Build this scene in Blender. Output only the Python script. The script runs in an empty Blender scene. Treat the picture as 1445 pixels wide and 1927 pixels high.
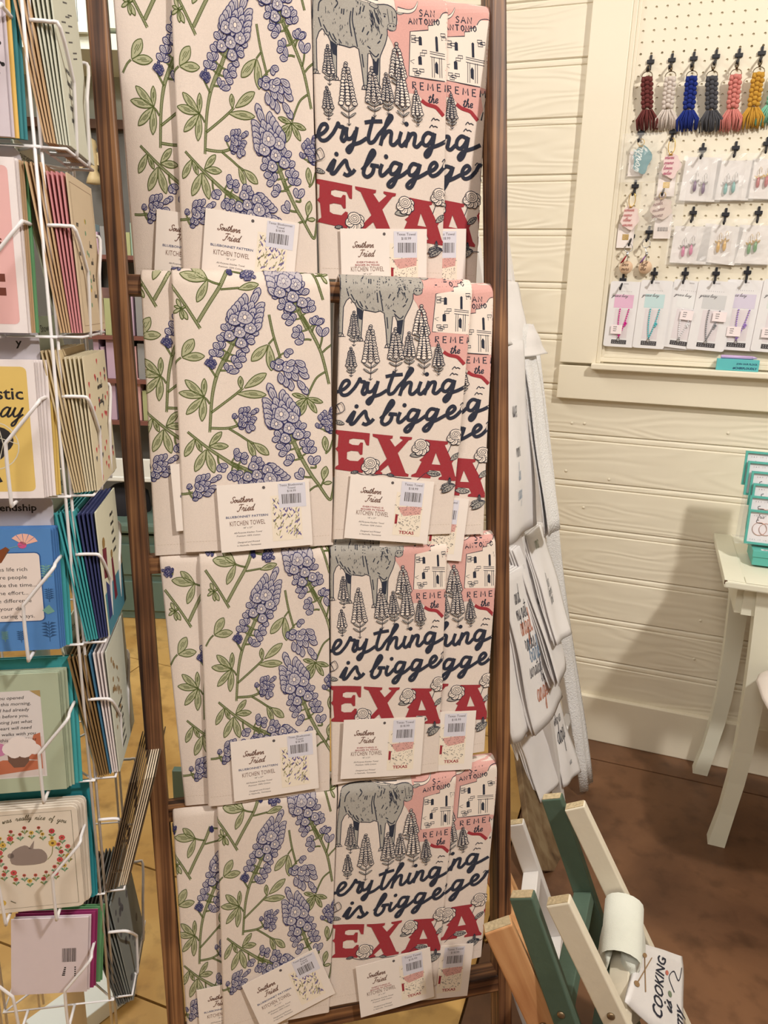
import bpy, bmesh, math, random
import numpy as np
from mathutils import Matrix, Vector
from mathutils.geometry import tessellate_polygon
rnd = random.Random(7)
SC = bpy.context.scene
COL = SC.collection
# ---------------------------------------------------------------- camera (a 1445 x 1927 picture)
F, CX, CY, HC = 1400.0, 722.5, 963.5, 1.31
_d = np.array([565 - CX, 5950 - CY, F]); _d /= np.linalg.norm(_d)      # vanishing point of the verticals
_up = -_d
_f = np.array([0, 0, 1.0]); _f = _f - _up * (_f @ _up); _f /= np.linalg.norm(_f)
MC = np.array([np.cross(_f, _up), _f, _up])                            # camera axes (right, down, forward) -> world
cam_d = bpy.data.cameras.new('camera'); cam = bpy.data.objects.new('camera', cam_d); COL.objects.link(cam)
cam_d.sensor_fit = 'VERTICAL'; cam_d.sensor_height = 36.0; cam_d.lens = 36.0 * F / 1927.0
cam_d.clip_start = 0.02
cam.matrix_world = Matrix(((MC[0, 0], -MC[0, 1], -MC[0, 2], 0), (MC[1, 0], -MC[1, 1], -MC[1, 2], 0),
                           (MC[2, 0], -MC[2, 1], -MC[2, 2], HC), (0, 0, 0, 1)))
SC.camera = cam
# ---------------------------------------------------------------- world, lamps, exposure
w = bpy.data.worlds.new('shop_light'); SC.world = w; w.use_nodes = True
bg = w.node_tree.nodes['Background']; bg.inputs[0].default_value = (0, 0, 0, 1); bg.inputs[1].default_value = 0.0
def area(name, loc, target, size, power, col):
    l = bpy.data.lights.new(name, 'AREA'); l.energy = power; l.size = size; l.color = col
    o = bpy.data.objects.new(name, l); COL.objects.link(o); o.location = loc
    o.rotation_euler = (Vector(target) - Vector(loc)).to_track_quat('-Z', 'Y').to_euler(); return o
# the shop's ceiling lights, all above the picture; nothing else lights the room
area('track_lamp_offscreen', (1.30, 0.0, 2.85), (0.5, 1.7, 0.7), 0.14, 85, (1, 0.955, 0.885))
area('ceiling_lamp_offscreen', (-0.7, -0.6, 2.9), (-0.1, 1.2, 0.9), 1.0, 75, (1, 0.965, 0.92))
area('ceiling_lamp_back_offscreen', (-1.6, 1.9, 2.9), (-1.0, 2.6, 0.4), 0.9, 75, (1, 0.97, 0.92))
vs = SC.view_settings; vs.view_transform = 'Standard'; vs.look = 'None'; vs.gamma = 1.0; vs.use_curve_mapping = False
vs.exposure = -0.78
# ---------------------------------------------------------------- picture <-> place
def rays(px):
    p = np.atleast_2d(np.asarray(px, float))
    c = np.stack([(p[:, 0] - CX) / F, (p[:, 1] - CY) / F, np.ones(len(p))], 1)
    return c @ MC.T
def on_plane(px, n, d, off=0.0):
    r = rays(px); return r * ((d + off) / (r @ n))[:, None]
UPZ = np.array([0, 0, HC])
def at_z(px, z):                         # point of a pixel's ray at world height z
    r = rays(px)[0]; return r * ((z - HC) / r[2]) + UPZ
def at_y(px, y):
    r = rays(px)[0]; return r * (y / r[1]) + UPZ
# boarded wall
AW = math.radians(19.4); WD = np.array([math.cos(AW), -math.sin(AW), 0]); WN = np.array([-math.sin(AW), -math.cos(AW), 0]); DW = -2.2
WO = WN * DW + UPZ
def wall_sz(px, py, off=0.0):
    p = on_plane((px, py), WN, DW, off)[0]; return p @ WD, p[2] + HC
def wall_pt(s, z, off=0.0): return WN * (DW + off) + WD * s + np.array([0, 0, z])
WM = Matrix(((WD[0], -WN[0], 0, WO[0]), (WD[1], -WN[1], 0, WO[1]), (0, 0, 1, 0), (0, 0, 0, 1)))  # local x along wall, -y into the room
# big ladder
LR = np.array([0.96753, 0.25275, 0.0]); LU = np.array([-0.03554, 0.13604, 0.99007]); LN = np.array([0.25024, -0.95792, 0.14061])
LO = rays((600, 750))[0] * 1.05; LDIST = LN @ LO
def lad(px, off=0.0):
    q = on_plane(px, LN, LDIST, off) - LO; return np.stack([q @ LR, q @ LU], 1)
def LW(a, b, c):
    a, b, c = (np.asarray(t, float) for t in (a, b, c))
    return LO + UPZ + a[..., None] * LR + b[..., None] * LU + c[..., None] * LN
LM = Matrix(((LR[0], -LN[0], LU[0], 0), (LR[1], -LN[1], LU[1], 0), (LR[2], -LN[2], LU[2], 0), (0, 0, 0, 1)))
LM.translation = Vector(LO + UPZ)        # ladder frame: local x across, z up the rails, -y towards the shop
# ---------------------------------------------------------------- materials
def srgb(c):
    c = [v / 255 for v in c]
    return tuple(v / 12.92 if v <= 0.04045 else ((v + 0.055) / 1.055) ** 2.4 for v in c) + (1,)
MATS = {}
def mat(name, col=None, rough=0.6, var=0.0, vs_=30.0, stretch=(1, 1, 1), bump=0.0, bs=200.0, metal=0.0, spec=0.3, trans=0.0, alpha=1.0, col2=None, sheen=0.0):
    if name in MATS: return MATS[name]
    m = bpy.data.materials.new(name); m.use_nodes = True; nt = m.node_tree; b = nt.nodes['Principled BSDF']
    b.inputs['Roughness'].default_value = rough; b.inputs['Metallic'].default_value = metal
    b.inputs['Specular IOR Level'].default_value = spec; b.inputs['Transmission Weight'].default_value = trans
    b.inputs['Alpha'].default_value = alpha
    if sheen: b.inputs['Sheen Weight'].default_value = sheen
    c = srgb(col); b.inputs['Base Color'].default_value = c
    tc = nt.nodes.new('ShaderNodeTexCoord'); mp = nt.nodes.new('ShaderNodeMapping'); mp.inputs['Scale'].default_value = stretch
    nt.links.new(tc.outputs['Object'], mp.inputs['Vector'])
    if var or col2:
        n = nt.nodes.new('ShaderNodeTexNoise'); n.inputs['Scale'].default_value = vs_; n.inputs['Detail'].default_value = 6
        nt.links.new(mp.outputs[0], n.inputs['Vector'])
        r = nt.nodes.new('ShaderNodeValToRGB'); r.color_ramp.elements[0].position = 0.32; r.color_ramp.elements[1].position = 0.68
        c2 = srgb(col2) if col2 else c
        k = 1 - var
        r.color_ramp.elements[0].color = (c2[0] * k, c2[1] * k, c2[2] * k, 1); r.color_ramp.elements[1].color = c
        nt.links.new(n.outputs['Fac'], r.inputs[0]); nt.links.new(r.outputs[0], b.inputs['Base Color'])
    if bump:
        n2 = nt.nodes.new('ShaderNodeTexNoise'); n2.inputs['Scale'].default_value = bs; n2.inputs['Detail'].default_value = 4
        nt.links.new(mp.outputs[0], n2.inputs['Vector'])
        bp = nt.nodes.new('ShaderNodeBump'); bp.inputs['Strength'].default_value = bump; bp.inputs['Distance'].default_value = 0.004
        nt.links.new(n2.outputs['Fac'], bp.inputs['Height']); nt.links.new(bp.outputs[0], b.inputs['Normal'])
    MATS[name] = m; return m
def wood(name, dark, mid, light, along='z', fine=55.0, rough=0.5, bump=0.25, knots=True, coat=0.0):
    m = bpy.data.materials.new(name); m.use_nodes = True; nt = m.node_tree; b = nt.nodes['Principled BSDF']
    N = nt.nodes.new; L = nt.links.new
    tc = N('ShaderNodeTexCoord'); oi = N('ShaderNodeObjectInfo'); mp = N('ShaderNodeMapping')
    st = {'x': (2.2, fine, fine), 'y': (fine, 2.2, fine), 'z': (fine, fine, 2.2)}[along]
    mp.inputs['Scale'].default_value = st
    L(tc.outputs['Object'], mp.inputs['Vector'])
    n = N('ShaderNodeTexNoise'); n.noise_dimensions = '4D'; n.inputs['Scale'].default_value = 1.0; n.inputs['Detail'].default_value = 7; n.inputs['Distortion'].default_value = 0.6
    mu = N('ShaderNodeMath'); mu.operation = 'MULTIPLY'; mu.inputs[1].default_value = 37.0; L(oi.outputs['Random'], mu.inputs[0])
    L(mp.outputs[0], n.inputs['Vector']); L(mu.outputs[0], n.inputs['W'])
    n2 = N('ShaderNodeTexNoise'); n2.noise_dimensions = '4D'; n2.inputs['Scale'].default_value = 7.0; n2.inputs['Detail'].default_value = 3
    L(tc.outputs['Object'], n2.inputs['Vector']); L(mu.outputs[0], n2.inputs['W'])
    mx = N('ShaderNodeMath'); mx.operation = 'MULTIPLY_ADD'; mx.inputs[1].default_value = 0.30; L(n2.outputs['Fac'], mx.inputs[0])
    m2 = N('ShaderNodeMath'); m2.operation = 'MULTIPLY'; m2.inputs[1].default_value = 0.72; L(n.outputs['Fac'], m2.inputs[0]); L(m2.outputs[0], mx.inputs[2])
    r = N('ShaderNodeValToRGB'); e = r.color_ramp.elements; e[0].position = 0.40; e[0].color = srgb(dark); e[1].position = 0.64; e[1].color = srgb(light)
    k = e.new(0.51); k.color = srgb(mid)
    L(mx.outputs[0], r.inputs[0]); L(r.outputs[0], b.inputs['Base Color'])
    b.inputs['Roughness'].default_value = rough; b.inputs['Specular IOR Level'].default_value = 0.35
    bp = N('ShaderNodeBump'); bp.inputs['Strength'].default_value = bump; bp.inputs['Distance'].default_value = 0.002
    L(n.outputs['Fac'], bp.inputs['Height']); L(bp.outputs[0], b.inputs['Normal'])
    MATS[name] = m; return m
# ---------------------------------------------------------------- mesh building
class MB:
    def __init__(s): s.v = []; s.f = []; s.m = []; s.sm = []
    def add(s, vs, fs, m=0, smooth=False):
        k = len(s.v); s.v += [tuple(map(float, p)) for p in vs]
        for f in fs: s.f.append([i + k for i in f]); s.m.append(m); s.sm.append(smooth)
        return s
    def box(s, c, size, m=0, rot=None, bev=0.0):
        hx, hy, hz = (t / 2 for t in size)
        if bev <= 0:
            P = [Vector((x, y, z)) for x in (-hx, hx) for y in (-hy, hy) for z in (-hz, hz)]
            fs = [(0, 1, 3, 2), (4, 6, 7, 5), (0, 4, 5, 1), (2, 3, 7, 6), (0, 2, 6, 4), (1, 5, 7, 3)]
        else:
            bm = bmesh.new(); bmesh.ops.create_cube(bm, size=1.0)
            for v in bm.verts: v.co = Vector((v.co.x * size[0], v.co.y * size[1], v.co.z * size[2]))
            bmesh.ops.bevel(bm, geom=bm.edges[:], offset=bev, segments=2, affect='EDGES', profile=0.5)
            bm.verts.index_update(); P = [v.co.copy() for v in bm.verts]; fs = [[v.index for v in f.verts] for f in bm.faces]; bm.free()
        R = rot if rot is not None else Matrix.Identity(3)
        s.add([R @ p + Vector(c) for p in P], fs, m); return s
    def tube(s, path, r, n=8, m=0, closed=False, caps=True):
        P = [Vector(p) for p in path]; N = len(P); rr = r if isinstance(r, (list, tuple)) else [r] * N
        T = []
        for i in range(N):
            a = P[i - 1] if (i > 0 or closed) else P[i]; b = P[(i + 1) % N] if (i < N - 1 or closed) else P[i]
            T.append((b - a).normalized())
        u = T[0].orthogonal().normalized(); vs = []
        for i in range(N):
            u = (u - T[i] * u.dot(T[i])).normalized(); w_ = T[i].cross(u)
            for k in range(n):
                t = 2 * math.pi * k / n; vs.append(P[i] + (u * math.cos(t) + w_ * math.sin(t)) * rr[i])
        fs = []
        for i in range(N if closed else N - 1):
            j = (i + 1) % N
            for k in range(n): fs.append((i * n + k, i * n + (k + 1) % n, j * n + (k + 1) % n, j * n + k))
        if caps and not closed: fs += [tuple(range(n))[::-1], tuple(range((N - 1) * n, N * n))]
        s.add(vs, fs, m, True); return s
    def grid(s, pts, nu, nv, m=0, smooth=True, wrap=False):     # pts row major nv x nu
        fs = []
        for j in range(nv - 1):
            for i in range(nu if wrap else nu - 1):
                i2 = (i + 1) % nu; fs.append((j * nu + i, j * nu + i2, (j + 1) * nu + i2, (j + 1) * nu + i))
        s.add(pts, fs, m, smooth); return s
    def prism(s, poly, h0, h1, ax=lambda x, y, h: (x, h, y), m=0):
        n = len(poly); vs = [ax(x, y, h0) for x, y in poly] + [ax(x, y, h1) for x, y in poly]
        s.add(vs, [tuple(range(n)), tuple(range(n, 2 * n))[::-1]] + [(i, (i + 1) % n, n + (i + 1) % n, n + i) for i in range(n)], m); return s
    def lathe(s, prof, c=(0, 0, 0), n=16, m=0, axis='z'):
        vs = []
        for r, z in prof:
            for k in range(n):
                t = 2 * math.pi * k / n; p = (r * math.cos(t), r * math.sin(t), z)
                if axis == 'y': p = (p[0], p[2], p[1])
                vs.append((p[0] + c[0], p[1] + c[1], p[2] + c[2]))
        fs = [(j * n + k, j * n + (k + 1) % n, (j + 1) * n + (k + 1) % n, (j + 1) * n + k) for j in range(len(prof) - 1) for k in range(n)]
        fs += [tuple(range(n))[::-1], tuple(range((len(prof) - 1) * n, len(prof) * n))]
        s.add(vs, fs, m, True); return s
    def mesh(s, name, mats):
        me = bpy.data.meshes.new(name); me.from_pydata(s.v, [], s.f)
        for q in (mats if isinstance(mats, (list, tuple)) else [mats]): me.materials.append(q)
        me.polygons.foreach_set('material_index', s.m); me.polygons.foreach_set('use_smooth', s.sm)
        me.update()
        bm = bmesh.new(); bm.from_mesh(me); bmesh.ops.recalc_face_normals(bm, faces=bm.faces[:]); bm.to_mesh(me); bm.free()
        return me
    def obj(s, name, mats, parent=None): return link(name, s.mesh(name, mats), parent)
def link(name, data, parent=None, mw=None):
    o = bpy.data.objects.new(name, data); COL.objects.link(o)
    if parent is not None: o.parent = parent
    if mw is not None: o.matrix_basis = mw
    return o
def tag(o, label, cat, group=None):
    o['label'] = label; o['category'] = cat
    if group: o['group'] = group
    return o
def thing(name, label, cat, mw=None, group=None): return tag(link(name, None, None, mw), label, cat, group)
def struct(o): o['kind'] = 'structure'; return o
def T3(p): return Matrix.Translation(Vector(p))
def frame(o, x, y, z):
    m = Matrix.Identity(4)
    for i, c in enumerate((x, y, z)):
        for k in range(3): m[k][i] = c[k]
    m.translation = Vector(o); return m
def cr(P, n=5, closed=False):                                    # Catmull-Rom through points
    P = [np.array(p, float) for p in P]; N = len(P); out = []
    for i in range(N if closed else N - 1):
        p1 = P[i]; p2 = P[(i + 1) % N]; p0 = P[i - 1] if (i or closed) else p1; p3 = P[(i + 2) % N] if (i + 2 < N or closed) else p2
        for k in range(n):
            t = k / n; out.append(0.5 * (2 * p1 + (p2 - p0) * t + (2 * p0 - 5 * p1 + 4 * p2 - p3) * t * t + (3 * p1 - p0 - 3 * p2 + p3) * t ** 3))
    if not closed: out.append(P[-1])
    return out
# ---------------------------------------------------------------- flat print: thin inked shapes laid on a surface
_txt = {}
def glyphs(body, shear=0.0, bold=0.0, spacing=1.0):
    k = (body, shear, bold, spacing)
    if k not in _txt:
        c = bpy.data.curves.new('lettering', 'FONT'); c.body = body; c.size = 1.0; c.resolution_u = 2; c.shear = shear; c.offset = bold; c.space_character = spacing
        o = bpy.data.objects.new('lettering', c); COL.objects.link(o)
        me = bpy.data.meshes.new_from_object(o)
        v = np.array([q.co[:2] for q in me.vertices]).reshape(-1, 2); f = [tuple(p.vertices) for p in me.polygons]
        bpy.data.meshes.remove(me); bpy.data.objects.remove(o); bpy.data.curves.remove(c)
        _txt[k] = (v, f)
    return _txt[k]
class Pr:
    """shapes in a flat sheet, y up; poly, rib(bon) and text get a material slot and a layer"""
    def __init__(s): s.v = []; s.z = []; s.f = []; s.m = []; s.lay = 0; s.n = 0
    def raw(s, v, f, m, z=None):
        z = s.lay if z is None else z; s.v.append(np.asarray(v, float).reshape(-1, 2)); s.z.append(np.full(len(v), float(z)))
        s.f += [tuple(i + s.n for i in t) for t in f]; s.m += [m] * len(f); s.n += len(v)
    def poly(s, P, m, z=None, holes=(), sub=0.0):
        loops = [[Vector((p[0], p[1], 0)) for p in P]] + [[Vector((p[0], p[1], 0)) for p in h] for h in holes]
        tri = tessellate_polygon(loops); V = [(p.x, p.y) for l in loops for p in l]
        if sub:
            bm = bmesh.new(); bv = [bm.verts.new((x, y, 0)) for x, y in V]
            for t in tri:
                try: bm.faces.new([bv[i] for i in t])
                except ValueError: pass
            for _ in range(5):
                E = [e for e in bm.edges if e.calc_length() > sub]
                if not E: break
                bmesh.ops.subdivide_edges(bm, edges=E, cuts=1); bmesh.ops.triangulate(bm, faces=bm.faces[:])
            bm.verts.index_update(); V = [(v.co.x, v.co.y) for v in bm.verts]; tri = [[v.index for v in f.verts] for f in bm.faces]; bm.free()
        s.raw(V, tri, m, z)
    def rib(s, P, w_, m, z=None, closed=False):
        P = np.asarray(P, float); n = len(P)
        if n < 2: return
        if closed: t = np.roll(P, -1, 0) - np.roll(P, 1, 0)
        else: t = np.gradient(P, axis=0)
        t /= np.maximum(np.linalg.norm(t, axis=1, keepdims=True), 1e-9); nn = np.stack([-t[:, 1], t[:, 0]], 1)
        ww = (np.asarray(w_, float) * np.ones(n))[:, None] / 2
        V = np.concatenate([P + nn * ww, P - nn * ww]); k = n if closed else n - 1
        s.raw(V, [(i, (i + 1) % n, n + (i + 1) % n, n + i) for i in range(k)], m, z)
    def disc(s, c, r, m, z=None, n=10, ry=None): s.poly([(c[0] + r * math.cos(2 * math.pi * i / n), c[1] + (ry or r) * math.sin(2 * math.pi * i / n)) for i in range(n)], m, z)
    def rect(s, x0, y0, x1, y1, m, z=None, sub=0.0): s.poly([(x0, y0), (x1, y0), (x1, y1), (x0, y1)], m, z, (), sub)
    def text(s, body, x, y, size, m, z=None, ax=1.0, align='l', shear=0.0, bold=0.0, rot=0.0, spacing=1.0):
        v, f = glyphs(body, shear, bold, spacing)
        if not len(v): return
        q = v * np.array([size * ax, size]); wd = q[:, 0].max()
        q = q - np.array([{'l': 0, 'c': wd / 2, 'r': wd}[align], 0])
        c, t = math.cos(rot), math.sin(rot); q = q @ np.array([[c, t], [-t, c]])
        s.raw(q + np.array([x, y]), f, m, z)
    def obj(s, name, fn, mats, parent=None, keep=None, dz=2.2e-5, base=2.5e-4):
        V = np.concatenate(s.v) if s.v else np.zeros((0, 2)); Z = np.concatenate(s.z) * dz + base
        P = fn(V[:, 0], V[:, 1], Z)
        F_ = s.f; M_ = s.m
        if keep is not None:
            ok = keep(V[:, 0], V[:, 1]); sel = [i for i, t in enumerate(F_) if all(ok[k] for k in t)]
            F_ = [F_[i] for i in sel]; M_ = [M_[i] for i in sel]
            used = sorted({k for t in F_ for k in t}); mp = {k: i for i, k in enumerate(used)}
            P = P[used]; F_ = [tuple(mp[k] for k in t) for t in F_]
        me = bpy.data.meshes.new(name); me.from_pydata(P.tolist(), [], F_)
        for q in mats: me.materials.append(q)
        me.polygons.foreach_set('material_index', M_); me.update()
        return link(name, me, parent)
def flat(y=0.0):                                                # print on a local sheet facing -y
    return lambda u, v, h: np.stack([u, y - h, v], 1)
# cursive single-stroke letters, x-height 1
CUR = {
 'e': ([[(0, .35), (.45, .45), (.72, .75), (.58, 1), (.3, .9), (.14, .5), (.22, .1), (.5, 0), (.85, .28)]], .85),
 'r': ([[(0, .28), (.2, .75), (.26, 1.1), (.36, .92), (.62, .9), (.55, .45), (.58, .08), (.75, 0), (.95, .28)]], .95),
 'y': ([[(.0, .28), (.16, 1), (.1, .4), (.28, .02), (.6, .3), (.78, 1), (.66, .1), (.5, -.75), (.3, -.95), (.22, -.7), (.5, -.3), (.98, .28)]], .98),
 't': ([[(0, .28), (.3, 1.0), (.42, 1.7), (.28, .8), (.24, .15), (.42, 0), (.7, .28)], [(-.02, 1.25), (.75, 1.32)]], .7),
 'h': ([[(0, .28), (.32, 1.1), (.52, 1.85), (.42, 2.0), (.3, 1.6), (.16, .5), (.1, 0)], [(.14, .35), (.4, .92), (.62, .95), (.62, .5), (.6, .12), (.75, 0), (.98, .28)]], .98),
 'i': ([[(0, .28), (.18, 1), (.1, .4), (.16, .05), (.32, 0), (.58, .28)], 'dot', (.28, 1.5)], .58),
 'n': ([[(0, .28), (.14, 1), (.08, .4), (.02, 0)], [(.06, .35), (.34, .92), (.58, .95), (.58, .45), (.56, .1), (.72, 0), (.95, .28)]], .95),
 'g': ([[(.78, .9), (.5, 1.02), (.2, .75), (.12, .3), (.3, .02), (.6, .3), (.82, 1), (.72, .1), (.5, -.8), (.28, -.98), (.2, -.72), (.5, -.32), (1.05, .28)], [(0, .28), (.14, .4)]], 1.05),
 's': ([[(0, .28), (.3, .75), (.42, 1.1), (.46, .75), (.62, .35), (.5, .03), (.22, .02), (.12, .2)], [(.5, .03), (.88, .28)]], .88),
 'b': ([[(0, .28), (.34, 1.2), (.46, 1.9), (.34, 2.02), (.2, 1.4), (.12, .4), (.3, 0), (.6, .15), (.7, .6), (.56, .9), (.66, .72), (.95, .7)]], .9),
 'o': ([[(0, .28), (.16, .7), (.42, 1), (.2, .8), (.14, .3), (.34, 0), (.64, .25), (.66, .75), (.44, 1), (.6, .8), (.95, .78)]], .9),
 'u': ([[(0, .28), (.16, 1), (.1, .35), (.26, .02), (.54, .3), (.7, 1), (.64, .3), (.74, .02), (1, .28)]], 1.0),
 'd': ([[(.72, .85), (.46, 1), (.18, .7), (.12, .25), (.3, .02), (.58, .3), (.78, 1.1), (.96, 1.9), (.78, .9), (.72, .2), (.84, 0), (1.1, .28)], [(0, .28), (.14, .4)]], 1.1),
 'S': ([[(1.15, 1.6), (.95, 2), (.55, 1.9), (.4, 1.5), (.7, 1.05), (.85, .6), (.6, .05), (.2, .0), (0, .35), (.25, .5)]], 1.1),
 'F': ([[(.1, 1.75), (.5, 1.95), (1.4, 1.9)], [(.85, 1.9), (.7, 1), (.45, .1), (.1, -.1), (-.05, .2)], [(.45, .95), (1.0, 1.05)]], 1.15),
 'a': ([[(.74, .9), (.46, 1.0), (.18, .7), (.12, .25), (.3, .02), (.6, .3), (.78, 1), (.7, .25), (.82, 0), (1.05, .28)], [(0, .28), (.14, .4)]], 1.05),
 'm': ([[(0, .28), (.12, 1), (.06, 0)], [(.08, .4), (.34, .95), (.48, .7), (.44, 0)], [(.48, .4), (.74, .95), (.9, .7), (.86, .1), (1.0, 0), (1.2, .28)]], 1.2),
 'v': ([[(0, .8), (.14, 1), (.26, .2), (.36, 0), (.62, .6), (.66, 1), (.9, .85)]], .9),
 'w': ([[(0, .28), (.14, 1), (.1, .3), (.28, 0), (.46, .8), (.46, .3), (.62, 0), (.82, .6), (.84, 1), (1.1, .8)]], 1.1),
 'c': ([[(0, .28), (.5, .98), (.2, .8), (.12, .3), (.34, 0), (.78, .28)]], .78),
 'l': ([[(0, .28), (.32, 1.2), (.46, 1.9), (.34, 2), (.2, 1.3), (.14, .3), (.28, 0), (.58, .28)]], .58),
 'f': ([[(0, .28), (.36, 1.3), (.5, 1.9), (.36, 2), (.26, 1.2), (.12, -.5), (.2, -.85), (.34, -.4), (.3, .1), (.62, .28)]], .62),
 'k': ([[(0, .28), (.34, 1.3), (.46, 1.9), (.34, 2), (.2, 1.3), (.08, 0)], [(.12, .35), (.46, .95), (.5, .7), (.2, .5), (.5, .1), (.85, .28)]], .85),
 'p': ([[(0, .28), (.14, 1), (.0, -.9)], [(.1, .4), (.4, .95), (.62, .6), (.42, .02), (.12, .1)], [(.42, .02), (.85, .28)]], .85),
 'T': ([[(0, 1.75), (.5, 1.95), (1.2, 1.85)], [(.65, 1.88), (.5, .9), (.3, .05), (.05, .1)]], .95),
}
def cursive(pr, text, x, y, xh, lw, m, slant=0.25, z=None, rot=0.0, sub=4, ax=1.0):
    c, t = math.cos(rot), math.sin(rot); pen = 0.0
    for ch in text:
        if ch == ' ': pen += .6; continue
        st, adv = CUR.get(ch, CUR['o']); i = 0
        while i < len(st):
            if st[i] == 'dot': Q = [st[i + 1]]; i += 2
            else: Q = st[i]; i += 1
            q = [((px + pen + slant * py) * xh * ax, py * xh) for px, py in Q]
            q = [(x + a * c - b * t, y + a * t + b * c) for a, b in q]
            if len(q) == 1: pr.disc(q[0], lw * .75, m, z)
            else: pr.rib(cr(q, sub), lw, m, z)
        pen += adv
    return pen * xh * ax
STK = {'A': [[(0, 0), (.4, 1), (.8, 0)], [(.15, .4), (.65, .4)]], 'N': [[(0, 0), (.02, 1), (.62, .02), (.66, 1)]], 'T': [[(0, 1), (.8, 1)], [(.4, 1), (.4, 0)]],
 'O': [[(.35, 1), (.08, .7), (.08, .3), (.35, 0), (.62, .3), (.62, .7), (.35, 1)]], 'I': [[(.1, 1), (.1, 0)]], 'S': [[(.6, .85), (.35, 1), (.1, .8), (.3, .55), (.6, .35), (.45, .05), (.05, .08)]],
 'R': [[(.05, 0), (.05, 1), (.5, .95), (.55, .65), (.05, .5), (.6, 0)]], 'E': [[(.6, 1), (.05, 1), (.05, 0), (.62, 0)], [(.05, .52), (.5, .52)]],
 'M': [[(0, 0), (.08, 1), (.42, .3), (.76, 1), (.85, 0)]], 'D': [[(.05, 0), (.05, 1), (.5, .85), (.6, .5), (.5, .1), (.05, 0)]], 'L': [[(.05, 1), (.05, 0), (.55, 0)]], 'B': [[(.05, 0), (.05, 1), (.5, .9), (.45, .6), (.05, .52), (.55, .4), (.5, .05), (.05, 0)]]}
def strokes(pr, text, x, y, h, lw, m, gap=0.3, rot=0.0, wx=1.0):
    c, t = math.cos(rot), math.sin(rot); pen = 0.0
    for ch in text:
        if ch == ' ': pen += .5; continue
        for Q in STK[ch]:
            q = [((px + pen) * h * wx, py * h) for px, py in Q]
            pr.rib([(x + a * c - b * t, y + a * t + b * c) for a, b in q], lw, m)
        pen += max(px for Q in STK[ch] for px, _ in Q) + gap
# ================================================================ printed towel designs
# traced in units of about a quarter millimetre on the flat towel, y up
M_print = lambda: [mat('ink_navy', (36, 40, 56), .95, var=.02, vs_=1100, col2=(56, 58, 70)), mat('ink_indigo', (54, 54, 100), .95, var=.1, vs_=500), mat('ink_lavender', (186, 178, 184), .95, var=.06, vs_=800),
    mat('ink_green', (86, 96, 50), .95, var=.15, vs_=500), mat('ink_sage', (174, 172, 140), .95, var=.05, vs_=600), mat('ink_red', (156, 48, 56), .95, var=.12, vs_=400, col2=(162, 60, 66)),
    mat('ink_pink', (218, 166, 158), .95, var=.1, vs_=900), mat('ink_grey', (172, 166, 158), .95, var=.16, vs_=700), mat('ink_cream', (232, 217, 205), .95, var=.02, vs_=600), mat('hem_thread', (206, 188, 172), .9)]
NAVY, INDI, LAV, GRN, SAGE, RED, PINK, GREY, CREAM, THREAD = range(10)
def Y(P): return [(p[0], -p[1]) for p in P]
def leaf(pr, base, tip, wf=.34, vein=True):
    b = np.array(base, float); t = np.array(tip, float); d = t - b; n = np.array([-d[1], d[0]]); L = np.linalg.norm(d)
    prof = [(0, 0), (.12, .18), (.35, .42), (.6, .5), (.82, .36), (.94, .16), (1, 0)]
    up = [b + d * u + n * w_ * wf for u, w_ in prof]; dn = [b + d * u - n * w_ * wf for u, w_ in prof[1:-1]][::-1]
    ol = Y(cr(up + dn, 2, True))
    pr.lay = 6; pr.poly(ol, SAGE, sub=24); pr.lay = 8; pr.rib(ol, 6.5, GRN, closed=True)
    if vein:
        for o, a, c in ((.0, .25, .72), (.13, .45, .85), (-.14, .4, .68)):
            pr.rib(Y([b + d * a + n * wf * o, b + d * (a + c) / 2 + n * wf * o * 1.25, b + d * c + n * wf * o]), 4.5, GRN)
def stem(pr, P, w0, w1=None, hatch=True, lay=0):
    w1 = w1 or w0; C = np.array(cr(P, 6)); n = len(C); ww = np.linspace(w0, w1, n)
    q = Y(C); k0 = pr.lay if lay is None else lay; pr.lay = k0; pr.rib(q, ww, SAGE)
    t = np.gradient(C, axis=0); t /= np.linalg.norm(t, axis=1, keepdims=True) + 1e-9; nn = np.stack([-t[:, 1], t[:, 0]], 1)
    pr.lay = k0 + 2
    for s in (-1, 1): pr.rib(Y(C + nn * ww[:, None] * s * .5), 5.5, GRN)
    if hatch:
        L = np.concatenate([[0], np.cumsum(np.linalg.norm(np.diff(C, axis=0), axis=1))]); x = 5
        while x < L[-1] - 4:
            c = np.array([np.interp(x, L, C[:, k]) for k in (0, 1)]); nv = np.array([np.interp(x, L, nn[:, k]) for k in (0, 1)]); tv = np.array([nv[1], -nv[0]]); w_ = np.interp(x, L, ww)
            pr.rib(Y([c - nv * w_ * .5 + tv * 4, c + nv * w_ * .45 - tv * 3]), 4.0, GRN); x += 9.5
def petal(pr, c, ang, l, wd, lines=2):
    a = np.array([math.cos(ang), math.sin(ang)]); n = np.array([-a[1], a[0]]); c = np.array(c, float)
    ol = [c, c + a * l * .3 + n * wd * .42, c + a * l * .72 + n * wd * .5, c + a * l, c + a * l * .7 - n * wd * .52, c + a * l * .28 - n * wd * .4]
    ol = Y(cr(ol, 2, True)); pr.lay += .6; pr.poly(ol, LAV, sub=24); pr.lay += .6; pr.rib(ol, 6.6, INDI, closed=True)
    for k in range(lines):
        o = (k - (lines - 1) / 2) * .28
        pr.rib(Y([c + a * l * .22 + n * wd * o * .7, c + a * l * .5 + n * wd * o * 1.2, c + a * l * .72 + n * wd * o]), 4.0, INDI)
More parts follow.
